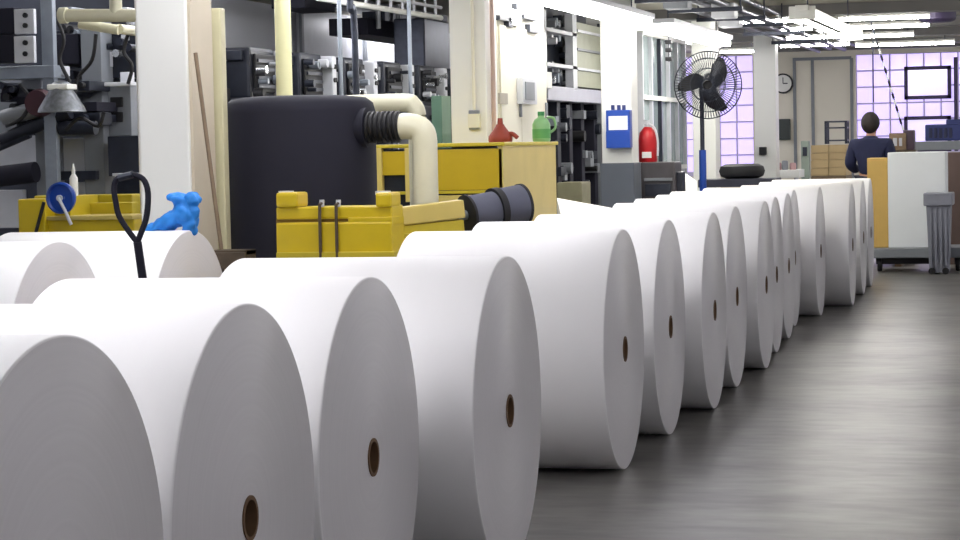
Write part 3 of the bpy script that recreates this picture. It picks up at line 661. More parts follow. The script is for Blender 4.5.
# upper dark ducts and pale panel wall behind
ud = thing('overhead_duct', (-8.8, 27, 3.2), 'black duct box high behind the white walkway railing', 'duct')
sbox(368, 24, 446, 40, -8.3, .5, None, .01).build('lower_box', black_plastic, ud); sbox(305, -6, 335, 10, -8.3, .4, None, .01).build('end_box', black_plastic, ud)
sbox(360, -8, 447, 14, -8.35, .5, None, .01).build('upper_box', dark_machine, ud); sbox(385, 14, 420, 24, -8.3, .3, None, .01).build('grey_case', dark_steel, ud)
for px in (378, 398, 424): a = onX(px, 8, -8.25); MB().cyl((-8.25, a.y, a.z-.25), (-8.25, a.y, ZC), .03, seg=10).build('hanger', light_grey, ud, True)
wp = thing('wall_panel', (-9.5, 26, 0), 'large pale grey panel on the wall behind the press units', 'panel')
sbox(302, 8, 367, 54, -9.5, .08, None, .01, z0=0).build('sheet', light_grey, wp); sbox(368, 40, 425, 66, -9.5, .06, None, .01, z0=0).build('sheet', light_grey, wp)
for px in (303, 366): sbox(px-1, 8, px+1, 54, -9.46, .04, None, 0, z0=0).build('batten', mid_grey, wp)
solo(sbox(425, 20, 450, 96, -7.75, .4, z0=0, bev=.02), 'dark_locker', dark_steel, 'tall dark steel locker left of the second white column', 'locker')

# press tower between cream cabinet and column 3 -----------------------------------
xt = -6.0
t0, t1 = onX(545, 100, xt), onX(606, 100, xt); tzb = onX(575, 100, xt).z
tw = thing('press_tower', (xt-.6, (t0.y+t1.y)/2, 0), 'tall press tower with walkways left of the blue-box column', 'press tower')
MB().box((xt-.9, t0.y+.6, tzb), (xt-.25, t1.y, 3.4), .01).build('back_plate', dark_machine, tw)
sbox(545, 88, 606, 102, xt, .5, None, .01).build('ledge', mat('lilac_grey', (176, 176, 190), .45), tw)
sbox(577, 25, 603, 88, xt-.02, .1, None, .006).build('olive_panel', olive_panel, tw)
for yv in (31, 49, 68): sbox(578, yv+1, 603, yv+3.5, xt+.01, .03, None, .002).build('panel_strip', light_grey if yv != 49 else mid_grey, tw)
for (a0, a1) in ((26, 30), (61, 64)):
    q0, q1 = onX(545, a0, xt), onX(577, a1, xt); MB().box((xt-.3, q0.y, q0.z-.05), (xt, q1.y, q0.z-.01)).build('walkway', light_grey, tw)
sbox(573, 14, 577, 90, xt, .1).build('tower_post', light_grey, tw); sbox(545, 10, 547, 98, xt, .08).build('tower_post', light_grey, tw); sbox(603.5, 24, 606, 92, xt, .08).build('tower_post', dark_steel, tw)
rr = random.Random(8)
for i in range(26):
    px, py = rr.uniform(549, 572), rr.choice([rr.uniform(16, 25), rr.uniform(33, 59), rr.uniform(66, 86)])
    c = onX(px, py, xt-.16); s = rr.uniform(.03, .07)
    if i % 2: MB().cyl((xt-.3, c.y, c.z), (xt-.12, c.y, c.z), s, seg=12).build('valve', rr.choice([grey_steel, light_grey, dark_steel, bright_metal]), tw, True)
    else: MB().box((xt-.3, c.y-s, c.z-s), (xt-.14, c.y+s, c.z+s*1.5), .006).build('fitting', rr.choice([grey_steel, mid_grey, dark_steel, light_grey]), tw)
onside('switch_panel', white_paint, 546, 72, 552, 88, xt-.1, .12, tw)
MB().box((xt-.95, t0.y+.6, 0), (xt-.6, t1.y, tzb-.02)).build('lower_back', dark_machine, tw)
for px in (553, 565, 577, 590): c = onX(px, 140, xt-.2); MB().box((xt-.35, c.y-.09, 0), (xt-.12, c.y+.09, tzb), .01).build('leg', rr.choice([dark_machine, black_plastic]), tw)
for i in range(22):
    px, py = rr.uniform(552, 598), rr.uniform(108, 185); c = onX(px, py, xt-.1); s = rr.uniform(.03, .08)
    if i % 2: MB().cyl((xt-.6, c.y, c.z), (xt-.06, c.y, c.z), s, seg=12).build('valve', rr.choice([dark_steel, black_rubber, dark_machine, mid_grey]), tw, True)
    else: MB().box((xt-.6, c.y-s*1.4, c.z-s), (xt-.08, c.y+s*1.4, c.z+s), .006).build('fitting', rr.choice([dark_steel, dark_machine, mid_grey, grey_steel]), tw)
c = onX(578, 186, xt+.3); solo(MB().box((c.x-.2, c.y-.25, 0), (c.x+.1, c.y+.25, c.z+.05), .02), 'steel_bin', mat('bin_olive', (150, 146, 116), .5, var=.2), 'small olive steel bin at the foot of the press tower', 'bin')

# white paper waste sheets behind the rolls
def slope_sheet(name, pts, th, label):
    b = MB(); vs = [Vector(p) for p in pts]; n = Vector((0, 0, -th))
    top = [b.bm.verts.new(v) for v in vs]; bot = [b.bm.verts.new(v+n) for v in vs]; k = len(vs)
    b.bm.faces.new(top); b.bm.faces.new(bot[::-1])
    for i in range(k): b.bm.faces.new((top[i], bot[i], bot[(i+1) % k], top[(i+1) % k]))
    return solo(b, name, paper_sheet, label, 'paper stack')
slope_sheet('paper_stack', [onY(557, 198, 20.4), onY(640, 213, 20.4), onY(640, 215, 18.8)+Vector((0, 0, -.25)), onY(563, 212, 18.8)+Vector((0, 0, -.1))], .75, 'sloping white paper stack beside the yellow housing end')
slope_sheet('paper_stack', [onY(676, 167, 27.2), onY(697, 181, 27.2), onY(697, 196, 26.4), onY(676, 196, 26.4)], .75, 'white paper stack left of the pedestal fan foot')

# blue box on column 3 -------------------------------------------------------------
yb3 = 24.36
bb = thing('blue_box', (onY(617, 148, yb3).x, yb3, onY(617, 148, yb3).z), 'blue wall box with white sheet mounted on the white column', 'wall box')
fbox(606, 110, 630, 148, yb3, .14, None, .01).build('case', blue, bb)
fbox(608.5, 116, 627.5, 130, yb3-.006, .01, None, .002).build('white_sheet', paper_sheet, bb)
fbox(606, 131, 630, 148, yb3-.02, .02, None, .004).build('pocket', blue, bb)
for px in (611, 617, 622): fbox(px, 105, px+3, 110, yb3+.04, .04, None, .003).build('pen', dark_blue, bb)
# red extinguisher on dark cabinet right of column 3
xd = onY(641, 180, 25.2).x
dc = thing('dark_cabinet', (xd+.2, 25.5, 0), 'low dark brown grey machine cabinet right of the blue-box column', 'cabinet')
fbox(641, 162, 675, 200, 25.2, .45, None, .015, z0=0).build('carcass', mat('brown_grey', (78, 74, 78), .5, var=.2), dc)
fbox(644, 178, 672, 181, 25.17, .03, None, .003).build('ledge', mid_grey, dc); fbox(645, 184, 671, 196, 25.18, .02, None, .003).build('door', dark_steel, dc)
fbox(674, 172, 682, 200, 25.3, .25, None, .01, z0=0).build('side_unit', dark_machine, dc)
zc_ = onY(655, 162, 25.4).z; ex_ = onY(648, 150, 25.4).x; zt3 = onY(648, 120, 25.4).z; hh = zt3-zc_
fe = thing('red_canister', (ex_, 25.4, zc_), 'red canister with white label standing on the dark cabinet', 'canister')
MB().lathe([(0, 0), (.1, 0), (.108, .012), (.108, hh*.55), (.095, hh*.7), (.05, hh*.82), (.035, hh*.84), (0, hh*.84)], (ex_, 25.4, zc_), 'Z', 28).build('cylinder', red_paint, fe, True)
MB().lathe([(0, hh*.84), (.03, hh*.84), (.03, hh*.92), (0, hh*.92)], (ex_, 25.4, zc_), 'Z', 16).box((ex_-.05, 25.38, zc_+hh*.9), (ex_+.02, 25.42, zc_+hh), .004).build('valve_head', light_grey, fe)
MB().tube([(ex_+.02, 25.38, zc_+hh*.9), (ex_+.09, 25.36, zc_+hh*.8), (ex_+.125, 25.36, zc_+hh*.5), (ex_+.12, 25.36, zc_+hh*.15)], .014, 8, 4).build('hose', light_grey, fe, True)
MB().box((ex_-.05, 25.285, zc_+.05), (ex_+.06, 25.297, zc_+.12), .001).build('label_plate', white_paint, fe)
# glazed booth behind, right of column 3
gb = thing('glazed_booth', (-5.9, 29.4, 0), 'grey green glazed control booth right of the blue-box column', 'booth')
xg = -5.55; g0, g1 = onX(632, 90, xg), onX(684, 90, xg)
gl = mat('booth_glass', (150, 166, 166), .15, var=.2, scale=2); N_ = 5; g0.y = max(g0.y, t1.y+.12)
for i in range(N_+1): y = g0.y+(g1.y-g0.y)*i/N_; MB().box((xg-.05, y-.03, 0), (xg+.03, y+.03, 3.1)).build('mullion', light_grey if i != 2 else dark_steel, gb)
for i in range(N_):
    ya_, yb4 = g0.y+(g1.y-g0.y)*i/N_+.03, g0.y+(g1.y-g0.y)*(i+1)/N_-.03
    MB().box((xg-.03, ya_, 1.3), (xg-.02, yb4, 3.1)).build('pane', gl, gb)
MB().box((xg-.04, g0.y, 0), (xg, g1.y, 1.3)).build('lower_panel', light_grey, gb)
for z in (1.3, 2.25, 3.1): MB().box((xg-.05, g0.y, z-.03), (xg+.04, g1.y, z+.03)).build('transom', white_paint, gb)
MB().box((xg-1.2, g0.y, 0), (xg-.06, g1.y, 3.1)).build('back_box', mid_grey, gb)
px_ = onY(669, 60, 27.2); ch = thing('bead_hanger', (px_.x, 27.2, ZC), 'string of small black weights hanging left of the pedestal fan', 'hanger')
MB().cyl((px_.x, 27.2, onY(669, 62, 27.2).z), (px_.x, 27.2, ZC), .006, seg=8).build('cord', dark_steel, ch)
for yv in (42, 50, 59): z = onY(669, yv, 27.2).z; MB().box((px_.x-.04, 27.16, z-.025), (px_.x+.04, 27.24, z+.025), .01).build('weight', black_rubber, ch)

# pedestal fan ---------------------------------------------------------------------
yf = 25.8; pc = onY(703, 180, yf); hc = onY(708, 85, yf-.12)
fan = thing('pedestal_fan', (pc.x, yf, 0), 'large round black pedestal fan on a blue post before the window', 'fan')
MB().lathe([(0, 0), (.22, 0), (.23, .02), (.2, .06), (.06, .1), (0, .1)], (pc.x, yf, 0), 'Z', 36).build('foot', black_rubber, fan, True)
zb5 = onY(703, 150, yf).z
MB().cyl((pc.x, yf, .08), (pc.x, yf, zb5), .042, seg=20).build('blue_post', blue, fan, True); MB().cyl((pc.x, yf, zb5-.05), (pc.x, yf, hc.z), .026, seg=16).build('pole', dark_steel, fan, True)
fdir = (Vector((-hc.x*.55, -hc.y, 0))).normalized()  # head turned partly to the aisle
Mh = Matrix.Translation(hc) @ fdir.to_track_quat('Z', 'Y').to_matrix().to_4x4()
RF = 32.5/2200*26.6
mo = MB(); mo.lathe([(0, -.28), (.07, -.28), (.09, -.25), (.09, -.08), (.05, -.05), (0, -.05)], (0, 0, 0), 'Z', 24); bmesh.ops.transform(mo.bm, matrix=Mh, verts=mo.bm.verts)
mot = mo.build('motor', black_rubber, fan, True)
MB().tube([Vector((pc.x, yf, hc.z-.12)), Vector((pc.x, yf, hc.z)), Mh @ Vector((0, 0, -.15))], .03, 10).build('tilt_bracket', dark_steel, fan, True)
for k in range(3):
    b = MB(); bm = b.bm; a0 = 2*PI*k/3+math.radians(35); n = 10; rows_ = []
    for i in range(n+1):
        t = i/n; r_ = .05+(RF*.9-.05)*t; wdt = (.07+.16*math.sin(PI*min(1, t*.9+.1)))
        c_ = Vector((math.cos(a0+.5*t), math.sin(a0+.5*t), 0)); tg = Vector((-c_.y, c_.x, 0)); pit_ = math.radians(32-14*t)
        dv = tg*math.cos(pit_)+Vector((0, 0, 1))*math.sin(pit_); nv = c_.cross(dv)
        P0 = c_*r_
        rows_.append([bm.verts.new(P0+dv*wdt*q+nv*o) for q, o in ((-.5, .002), (0, .012), (.5, .002), (.5, -.002), (0, .006), (-.5, -.002))])
    for A, B in zip(rows_, rows_[1:]):
        for q in range(6): bm.faces.new((A[q], A[(q+1) % 6], B[(q+1) % 6], B[q]))
    bm.faces.new(rows_[0]); bm.faces.new(rows_[-1][::-1])
    bmesh.ops.transform(bm, matrix=Mh, verts=bm.verts); b.build('blade', black_rubber, fan, True)
b = MB(); b.lathe([(0, .06), (.05, .06), (.06, .04), (.06, -.06), (0, -.06)], (0, 0, 0), 'Z', 24); bmesh.ops.transform(b.bm, matrix=Mh, verts=b.bm.verts); b.build('hub', black_rubber, fan, True)
def cage(front):
    b = MB(); s = 1 if front else -1
    for k in range(72):
        a0 = 2*PI*k/72; c_ = Vector((math.cos(a0), math.sin(a0), 0)); d0 = .12 if front else .1
        b.tube([c_*.06+Vector((0, 0, s*d0)), c_*RF*.6+Vector((0, 0, s*d0*.95)), c_*RF*.92+Vector((0, 0, s*d0*.45)), c_*RF], .0034, 5)
    for rr_, z in ((RF, 0), (RF*.8, s*.085), (RF*.5, s*.11), (.06, s*.12)):
        b.tube([Vector((rr_*math.cos(2*PI*i/48), rr_*math.sin(2*PI*i/48), z)) for i in range(49)], .007 if rr_ == RF else .0045, 6)
    bmesh.ops.transform(b.bm, matrix=Mh, verts=b.bm.verts); return b.build('wire_guard', dark_steel, fan, True)
cage(True); cage(False)

# dark bench with tyre right of fan ------------------------------------------------
yk = 27.0
zt4 = onY(735, 183, yk).z
bk = thing('dark_bench', (onY(735, 183, yk).x, yk+.3, 0), 'low dark blue black bench right of the fan post', 'bench')
fbox(698, 179, 775, 187, yk, .6, None, .01).build('bench_top', mat('bench_dark', (44, 46, 62), .5, var=.2), bk)
for px in (702, 771): fbox(px-2, 186, px+2, 200, yk+.02, .06, None, .003, z0=0).build('leg', black_rubber, bk); fbox(px-2, 186, px+2, 200, yk+.5, .06, None, .003, z0=0).build('leg', black_rubber, bk)
c = onY(742, 178.5, yk+.28)
rz_ = onY(742, 179, yk).z
tt = thing('rubber_tyre', (c.x, yk+.29, rz_), 'fat black rubber tyre lying on the dark bench', 'tyre')
b = MB(); b.lathe([(.13+.0, .02), (.2, 0), (.265, .03), (.285, .09), (.265, .15), (.2, .18), (.13, .16), (.12, .09)], (c.x, yk+.29, rz_+.004), 'Z', 40, closed=True); b.build('tread', black_rubber, tt, True)
b = MB(); b.lathe([(.118, .03), (.118, .15), (.03, .12), (.03, .06)], (c.x, yk+.29, rz_), 'Z', 32, closed=True); b.build('rim', grey_steel, tt, True)
# small dark phone on column 5
p_ = fbox(759, 147, 766, 155, 36.5, .1, None, .01); solo(p_, 'wall_phone', black_rubber, 'small black wall phone on the white column by the clock', 'phone')

# far wall fittings ----------------------------------------------------------------
cw = onY(783, 83.5, YF-.06); ck = thing('wall_clock', (cw.x, YF-.05, cw.z), 'round white wall clock with black rim on the beige end wall', 'clock')
MB().lathe([(.17, -.03), (.2, -.03), (.2, .05), (0, .05), (0, .02), (.17, .02)], (cw.x, YF-.05, cw.z), 'Y', 36).build('rim', black_rubber, ck, True)
MB().cyl((cw.x, YF-.04, cw.z), (cw.x, YF-.055, cw.z), .17, seg=36).build('dial', white_paint, ck, True)
hd = MB(); hd.box((cw.x-.008, YF-.062, cw.z), (cw.x+.008, YF-.057, cw.z+.12)); hd.box((cw.x, YF-.062, cw.z-.01), (cw.x+.09, YF-.057, cw.z+.01)); hd.build('hands', black_rubber, ck)
nb = fbox(776, 119, 790, 140, YF-.1, .1, None, .01); solo(nb, 'notice_board', mat('dark_green', (44, 52, 50), .4), 'dark flat notice board under the wall clock', 'notice board')
cbx = thing('call_point', (onY(804, 150, 40).x, 40.1, 0), 'slim grey green stand with dark screen left of the cartons', 'stand')
fbox(801, 141, 809, 172, 40, .2, None, .01, z0=0).build('pillar', mat('grey_green', (150, 162, 148), .5), cbx); fbox(802.5, 147, 807, 156, 39.98, .03, None, .004).build('screen', dark_steel, cbx)
# cartons on a pallet table
yk2 = 36
tb = thing('carton_pallet', (onY(828, 175, yk2).x, yk2+.6, 0), 'wooden pallet base under the beige carton stack', 'pallet')
zc0 = onY(828, 176, yk2).z
fbox(811, 176, 846, 182, yk2, 1.0, None, .01).build('deck', wood_brown, tb)
for px in (813, 828, 844): fbox(px-2, 180, px+2, 200, yk2+.02, .9, None, 0, z0=0).build('bearer', wood_brown, tb)
edges = (145, 153, 160, 168, 176)
for i in range(4):
    for j, (x0_, x1_) in enumerate(((811, 828.5), (829, 846))):
        zz0, zz1 = onY(828, edges[i+1], yk2).z, onY(828, edges[i], yk2).z
        b = fbox(x0_, edges[i], x1_, edges[i+1], yk2+.01*((i+j) % 2), .9, None, .006, z0=zz0+.004, z1=zz1)
        t_ = solo(b, 'carton', carton, 'beige carton, %s layer, %s side of the stack behind the rolls' % (('top', 'second', 'third', 'bottom')[i], ('clock', 'person')[j]), 'carton', 'beige cartons on the pallet')
ry = 36.4; rk = thing('metal_rack', (onY(836, 143, ry).x, ry, onY(836, 145, yk2).z), 'small dark open metal rack on top of the beige cartons', 'rack')
zr_0, zr_1 = onY(828, 145, yk2).z+.016, onY(836, 121, ry).z
xa, xb = onY(825.5, 130, ry).x, onY(848, 130, ry).x
for x_ in (xa, xb-.04):
    for y_ in (ry-.15, ry+.15): MB().box((x_, y_, zr_0), (x_+.04, y_+.04, zr_1)).build('upright', dark_steel, rk)
for t in (.15, .7, .97): MB().box((xa, ry-.15, zr_0+(zr_1-zr_0)*t-.012), (xb, ry+.19, zr_0+(zr_1-zr_0)*t+.012)).build('shelf', dark_steel, rk)
ytb = 38.2; tw_ = thing('white_table', (onY(787, 172, ytb).x, ytb+.4, 0), 'low white work table under the notice board', 'table')
fbox(774, 170, 799, 178, ytb, .8, None, .01).build('table_top', white_paint, tw_)
for px in (776, 797):
    for dy in (.03, .72): fbox(px-1.5, 178, px+1.5, 200, ytb+dy, .06, None, 0, z0=0).build('leg', light_grey, tw_)
zt5 = onY(787, 170, ytb).z
for px, hh_, lb in ((778.5, .13, 'small pink can on the white table, clock side'), (785, .16, 'small grey can on the white table, middle one'), (793, .12, 'small pink can on the white table, carton side')):
    c = onY(px, 168, ytb+.3); b = MB().lathe([(0, 0), (.05, 0), (.055, .01), (.055, hh_-.02), (.04, hh_), (0, hh_)], (c.x, ytb+.3, zt5), 'Z', 20)
    solo(b, 'paint_can', mat('can_pink', (190, 150, 150), .5) if 'pink' in lb else mid_grey, lb, 'can', 'cans on the white table', True)

# right side: cart, panels, bin ------------------------------------------------------
yq = 27.4
za = onY(915, 248, yq).z; zb6 = onY(915, 262, yq).z
ca = thing('platform_cart', (onY(915, 255, yq).x, yq+.5, 0), 'low grey platform cart under the white and tan boards', 'cart')
dk = fbox(872, 248, 962, 258, yq-.1, .85, None, .012).build('deck', mid_grey, ca)
MB()
fbox(876, 258, 940, 264, yq+.05, .65, None, .004).build('under_frame', black_rubber, ca)
for px in (880, 935, 958):
    for dy in (.1, .62):
        c = onY(px, 265, yq+dy); zz = onY(915, 258, yq-.1).z
        MB().lathe([(.02, -.025), (.09, -.025), (.095, 0), (.09, .025), (.02, .025)], (c.x, yq+dy, .095), 'X', 24, closed=True).build('wheel', black_rubber, ca, True)
        MB().box((c.x-.04, yq+dy-.03, .09), (c.x+.04, yq+dy+.03, zz), .004).build('wheel_fork', dark_steel, ca)
zd = onY(915, 248, yq-.1).z
ztw = onY(917, 152, yq).z
solo(fbox(888, 152, 946, 248, yq+.0, .5, None, .012, z0=zd), 'white_board_box', white_board, 'tall white board crate standing on the platform cart', 'board crate')
tp = fbox(867.5, 158, 887.8, 248, yq+.05, .5, None, .01, z0=zd); solo(tp, 'tan_board_box', tan_board, 'narrow tan wooden board crate left of the white one', 'board crate')
gy0 = yq-.09
bn = thing('grey_bin', (onY(936, 250, gy0).x, gy0-.3, 0), 'grey plastic bin with lipped rim before the white board crate', 'bin')
a, b_ = onY(926, 225, gy0-.55), onY(950, 225, gy0-.55); zt6 = onY(937, 193, gy0-.55).z; zl_ = onY(937, 205, gy0-.55).z
gp = mat('bin_grey', (132, 134, 146), .5, var=.1)
def taper(x0, x1, y0_, y1_, z0_, z1_, k_):
    b = MB(); v = []
    for z, s in ((z0_, k_), (z1_, 0)):
        for (x_, y_) in ((x0+s, y0_+s), (x1-s, y0_+s), (x1-s, y1_-s), (x0+s, y1_-s)): v.append(b.bm.verts.new((x_, y_, z)))
    for q in ((3, 2, 1, 0), (4, 5, 6, 7), (0, 1, 5, 4), (1, 2, 6, 5), (2, 3, 7, 6), (3, 0, 4, 7)): b.bm.faces.new([v[i] for i in q])
    return b
taper(a.x, b_.x, gy0-.5, gy0-.06, .02, zl_, .03).build('tub', gp, bn)
MB().box((a.x-.03, gy0-.54, zl_-.01), (b_.x+.03, gy0-.03, zt6), .015).build('lid', gp, bn)
for i in range(4): x_ = a.x+.05+i*(b_.x-a.x-.1)/3; MB().box((x_-.012, gy0-.512, .1), (x_+.012, gy0-.47, zl_-.02)).build('rib', gp, bn)
for s in (a.x+.06, b_.x-.06): MB().cyl((s, gy0-.5, .04), (s, gy0-.4, .04), .04).build('caster', black_rubber, bn, True)
# brown locker at right edge, grey table with blue machine
solo(fbox(948, 152, 975, 250, 28.9, .5, None, .012, z0=0), 'brown_locker', mat('brown_locker', (112, 92, 86), .6, var=.2, scale=3), 'brown locker at the right picture edge behind the cart', 'locker')
yt2 = 33
gt = thing('grey_table', (onY(935, 145, yt2).x, yt2+.5, 0), 'long grey work table below the right lilac window', 'table')
fbox(908, 141, 985, 150, yt2, 1.0, None, .01).build('table_top', mid_grey, gt)
for px in (912, 980):
    for dy in (.05, .85): fbox(px-3, 150, px+3, 200, yt2+dy, .08, None, 0, z0=0).build('leg', dark_steel, gt)
zt7 = onY(935, 141, yt2).z
bmq = thing('blue_machine', (onY(945, 130, yt2).x, yt2+.5, zt7), 'dark blue machine on the grey table by the window', 'machine')
fbox(925, 124, 982, 141, yt2+.2, .5, None, .02, z0=zt7).build('casing', dark_blue, bmq); fbox(946, 119, 975, 126, yt2+.25, .4, None, .015).build('hood', dark_blue, bmq)
for i in range(5): fbox(929+i*5, 128, 932+i*5, 138, yt2+.18, .03, None, .004).build('vent', mat('navy_dark', (24, 30, 66), .5), bmq)
yc2 = 30.8
sc = thing('parts_stand', (onY(902, 150, yc2).x, yc2+.2, 0), 'brown parts stand just right of the person in navy', 'stand')
fbox(890, 150, 916, 200, yc2, .4, None, .01, z0=0).build('post', dark_wood, sc)
fbox(889, 133, 906, 150, yc2, .35, None, .01).build('tray', mat('tan_grey', (150, 126, 100), .6, var=.25, scale=12), sc); fbox(903, 130, 914, 150, yc2+.05, .3, None, .02).build('vise', mat('plum', (84, 66, 84), .5, var=.2), sc)
for (x0_, x1_) in ((893, 897), (899, 902)): fbox(x0_, 138, x1_, 146, yc2-.02, .04, None, .004).build('clip', light_grey, sc)
# hanging cords
for nm, a, b_, lb in (('hanging_cord', (871, 30), (873.5, 102), 'thin straight dark cord hanging in front of the right window'),):
    A = onY(*a, 33.0); B = onY(*b_, 33.0)
    solo(MB().tube([(B.x, 33, ZC), (B.x, 33, B.z)], .009, 8), nm, dark_steel, lb, 'cord')
A = onY(877, 42, 30.95); B = onY(903.5, 131, 30.95); A2 = A+(A-B)*((ZC-A.z)/(A.z-B.z))
ccord = thing('slanting_chain', (B.x, B.y, B.z), 'black and white chain slanting from the ceiling to the parts stand', 'chain')
MB().tube([A2, B], .008, 8).build('cable', dark_steel, ccord, True)
for i in range(14): t = (i+.5)/14; c = A.lerp(B, t); MB().tube([c-(B-A).normalized()*.035, c+(B-A).normalized()*.035], .016, 8).build('sleeve', white_paint if i % 2 else black_rubber, ccord, True)

# ducts & conduits at the ceiling
dg_ = thing('ceiling_duct', (-4.4, 28, 3.2), 'grey ceiling conduit bundle above the row of fluorescent lights', 'conduit')
for i, (x_, z_, r_) in enumerate(((-4.32, 3.3, .05), (-4.18, 3.33, .035), (-4.05, 3.27, .045), (-4.5, 3.24, .03), (-3.85, 3.33, .03))): MB().cyl((x_, 21, z_), (x_, 40, z_), r_, seg=14).build('conduit', duct_m if i % 2 else dark_steel, dg_, True)
for y_ in (23.5, 25.5, 27.5, 29.2, 31.5, 34.5): MB().box((-4.62, y_, 3.15), (-3.75, y_+.06, 3.2)).cyl((-4.6, y_+.03, 3.2), (-4.6, y_+.03, ZC), .01, seg=6).cyl((-3.77, y_+.03, 3.2), (-3.77, y_+.03, ZC), .01, seg=6).build('bracket', dark_steel, dg_)
for y_, x_ in ((24.2, -4.3), (26.3, -4.1), (28.4, -4.35)): MB().box((x_-.14, y_, 3.12), (x_+.14, y_+.3, 3.3), .02).build('junction_box', light_grey if y_ > 25 else mid_grey, dg_)
a = onY(937, 12, 31.2)
vd = thing('round_vent', (a.x, 31.2, ZC), 'dark round ceiling vent drum at the upper right', 'vent')
MB().lathe([(0, a.z-.14-a.z), (.2, -.14), (.26, -.1), (.26, .0), (.2, .02), (0, .02)], (a.x, 31.2, a.z), 'Z', 36).build('drum', mat('plum_dark', (74, 64, 96), .5), vd, True)
MB().cyl((a.x, 31.2, a.z), (a.x, 31.2, ZC), .12, seg=24).build('neck', duct_m, vd, True)

# ------------------------------------------------------------------ person
def skinmesh(nodes, edges, root, sub=2):
    me = bpy.data.meshes.new('t'); names = list(nodes); me.from_pydata([nodes[n][0] for n in names], [(names.index(a), names.index(b)) for a, b in edges], [])
    o = bpy.data.objects.new('t', me); COL.objects.link(o); o.modifiers.new('s', 'SKIN'); 
    for i, n in enumerate(names):
        sv = me.skin_vertices[0].data[i]; rr_ = nodes[n][1]; sv.radius = rr_ if isinstance(rr_, tuple) else (rr_, rr_); sv.use_root = (n == root)
    md = o.modifiers.new('d', 'SUBSURF'); md.levels = sub; md.render_levels = sub
    dg = bpy.context.evaluated_depsgraph_get(); me2 = bpy.data.meshes.new_from_object(o.evaluated_get(dg)); bpy.data.objects.remove(o)
    b = MB(); b.bm.from_mesh(me2); bpy.data.meshes.remove(me2); return b
yp = 28.9
pp = onY(870.5, 112, yp); topz = pp.z
step_h = max(.02, topz-1.84)
stp = thing('wooden_step', (pp.x, yp, 0), 'low wooden step under the person in navy', 'step')
MB().box((pp.x-.45, yp-.4, step_h-.03), (pp.x+.45, yp+.4, step_h), .004).build('deck', wood_brown, stp)
for s in (-.4, .32): MB().box((pp.x+s, yp-.38, 0), (pp.x+s+.08, yp+.38, step_h-.03)).build('bearer', wood_brown, stp)
per = thing('person', (pp.x, yp, step_h), 'person with short dark hair in a navy jacket, seen from behind', 'person', rz=math.radians(-12))
V = Vector
N1 = {'pel': (V((0, 0, .98)), (.15, .11)), 'sp': (V((0, .02, 1.14)), (.15, .11)), 'ch': (V((0, .02, 1.34)), (.17, .12)), 'nb': (V((0, 0, 1.5)), (.075, .075)), 'nk': (V((0, .01, 1.56)), (.058, .06)),
      'jw': (V((0, .045, 1.63)), (.078, .09)), 'hd': (V((0, .03, 1.71)), (.092, .108)), 'tp': (V((0, .02, 1.785)), (.055, .07)), 'ns': (V((0, .155, 1.68)), (.012, .012))}
E1 = [('pel', 'sp'), ('sp', 'ch'), ('ch', 'nb'), ('nb', 'nk'), ('nk', 'jw'), ('jw', 'hd'), ('hd', 'tp'), ('jw', 'ns')]
NA = {}; EA = []
for s, sd in ((-1, 'l'), (1, 'r')):
    NA['sh'+sd] = (V((s*.2, .01, 1.45)), .07); NA['el'+sd] = (V((s*.285, -.01, 1.16)), .05)
    NA['wr'+sd] = (V((s*.25, .22, 1.08)), .034); NA['pa'+sd] = (V((s*.245, .29, 1.08)), (.036, .022))
    EA += [('ch', 'sh'+sd), ('sh'+sd, 'el'+sd), ('el'+sd, 'wr'+sd), ('wr'+sd, 'pa'+sd)]
    for k, (dx, L1) in enumerate(((-.03, .075), (-.01, .085), (.01, .08), (.03, .062))):
        p0 = V((s*.245+dx, .33, 1.083)); p1 = p0+V((0, L1*.6, -.01)); p2 = p1+V((0, L1*.3, -.035))
        NA['f0%d%s' % (k, sd)] = (p0, .0095); NA['f1%d%s' % (k, sd)] = (p1, .009); NA['f2%d%s' % (k, sd)] = (p2, .008)
        EA += [('pa'+sd, 'f0%d%s' % (k, sd)), ('f0%d%s' % (k, sd), 'f1%d%s' % (k, sd)), ('f1%d%s' % (k, sd), 'f2%d%s' % (k, sd))]
    q = V((s*.245-s*.045, .28, 1.075)); NA['t0'+sd] = (q, .011); NA['t1'+sd] = (q+V((-s*.015, .05, -.01)), .009); EA += [('wr'+sd, 't0'+sd), ('t0'+sd, 't1'+sd)]
    NA['hp'+sd] = (V((s*.1, .0, .92)), .1); NA['kn'+sd] = (V((s*.12, .03, .5)), .062); NA['an'+sd] = (V((s*.12, -.02, .09)), .045); NA['he'+sd] = (V((s*.12, -.04, .045)), .04); NA['to'+sd] = (V((s*.13, .15, .04)), .035)
    EA += [('pel', 'hp'+sd), ('hp'+sd, 'kn'+sd), ('kn'+sd, 'an'+sd), ('an'+sd, 'he'+sd), ('an'+sd, 'to'+sd)]
body = skinmesh({**N1, **NA}, E1+EA, 'pel')
for s in (-1, 1): body.lathe([(0, -.012), (.02, -.01), (.03, .0), (.02, .01), (0, .012)], (s*.088, .02, 1.68), 'X', 12)
bo = body.build('body', skin, per, True, local=True)
for s in (-1, 1): MB().lathe([(0, -.012), (.011, -.006), (.012, .003), (0, .012)], (s*.032, .122, 1.705), 'Y', 12).build('eye', white_paint, bo, True, local=True)
MB().box((-.03, .128, 1.625), (.03, .14, 1.635), .004).build('mouth', mat('lip', (150, 90, 84), .5), bo, local=True)
jn = {k: (N1[k][0], tuple(r_+.03 for r_ in N1[k][1])) for k in ('pel', 'sp', 'ch')}; jn['nb'] = (V((0, -.005, 1.5)), (.1, .095)); jn['co'] = (V((0, 0, 1.54)), (.085, .085)); je = [('pel', 'sp'), ('sp', 'ch'), ('ch', 'nb'), ('nb', 'co')]
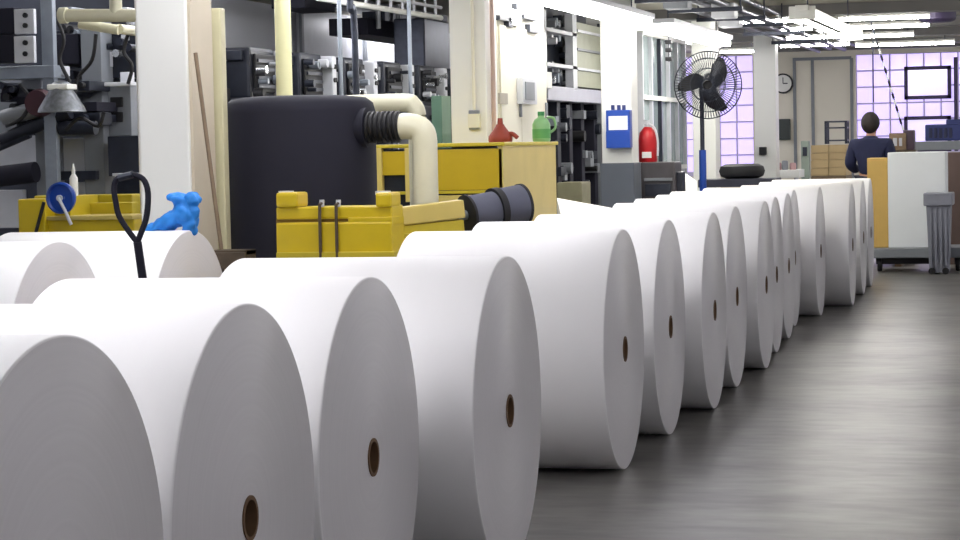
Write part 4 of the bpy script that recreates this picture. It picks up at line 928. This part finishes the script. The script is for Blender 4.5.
for sd in 'lr':
    s = -1 if sd == 'l' else 1
    jn['sh'+sd] = (V((s*.225, .01, 1.41)), .105); jn['el'+sd] = (NA['el'+sd][0], .082); jn['wr'+sd] = (NA['wr'+sd][0]+V((0, -.02, 0)), .055); je += [('ch', 'sh'+sd), ('sh'+sd, 'el'+sd), ('el'+sd, 'wr'+sd)]
skinmesh(jn, je, 'pel').build('jacket', navy_cloth, per, True, local=True)
tn = {'pel': (V((0, 0, .96)), (.165, .13))}; te = []
for sd in 'lr':
    tn['hp'+sd] = (NA['hp'+sd][0], .115); tn['kn'+sd] = (NA['kn'+sd][0], .085); tn['an'+sd] = (NA['an'+sd][0]+V((0, 0, .03)), .068); te += [('pel', 'hp'+sd), ('hp'+sd, 'kn'+sd), ('kn'+sd, 'an'+sd)]
skinmesh(tn, te, 'pel').build('trousers', dark_trouser, per, True, local=True)
for sd in 'lr':
    a = NA['he'+sd][0]; MB().tube([a+V((0, -.04, .01)), a+V((0, .02, .015)), a+V((0, .1, .01)), a+V((.0, .2, .0))], [.03, .052, .05, .035], 14, 3).build('shoe', black_rubber, per, True, local=True)
hb = MB(); t_ = bmesh.new(); bmesh.ops.create_uvsphere(t_, u_segments=28, v_segments=20, radius=1)
for v in t_.verts: v.co = V((v.co.x*.12, v.co.y*.135-.012, v.co.z*.145+1.70))
bmesh.ops.bisect_plane(t_, geom=list(t_.verts)+list(t_.edges)+list(t_.faces), plane_co=(0, .04, 1.72), plane_no=(0, .85, -.5), clear_outer=True)
bmesh.ops.holes_fill(t_, edges=[e for e in t_.edges if e.is_boundary])
hb._add(t_); hb.build('hair', hair_m, per, True, local=True)

# --------------------------------------------------------------------- world
W = bpy.data.worlds.new('world'); S.world = W; W.use_nodes = True
W.node_tree.nodes['Background'].inputs[0].default_value = (.8, .84, .95, 1); W.node_tree.nodes['Background'].inputs[1].default_value = .3
S.view_settings.view_transform = 'Standard'; S.view_settings.look = 'None'; S.view_settings.gamma = 1; S.view_settings.use_curve_mapping = False
S.view_settings.exposure = 0.0
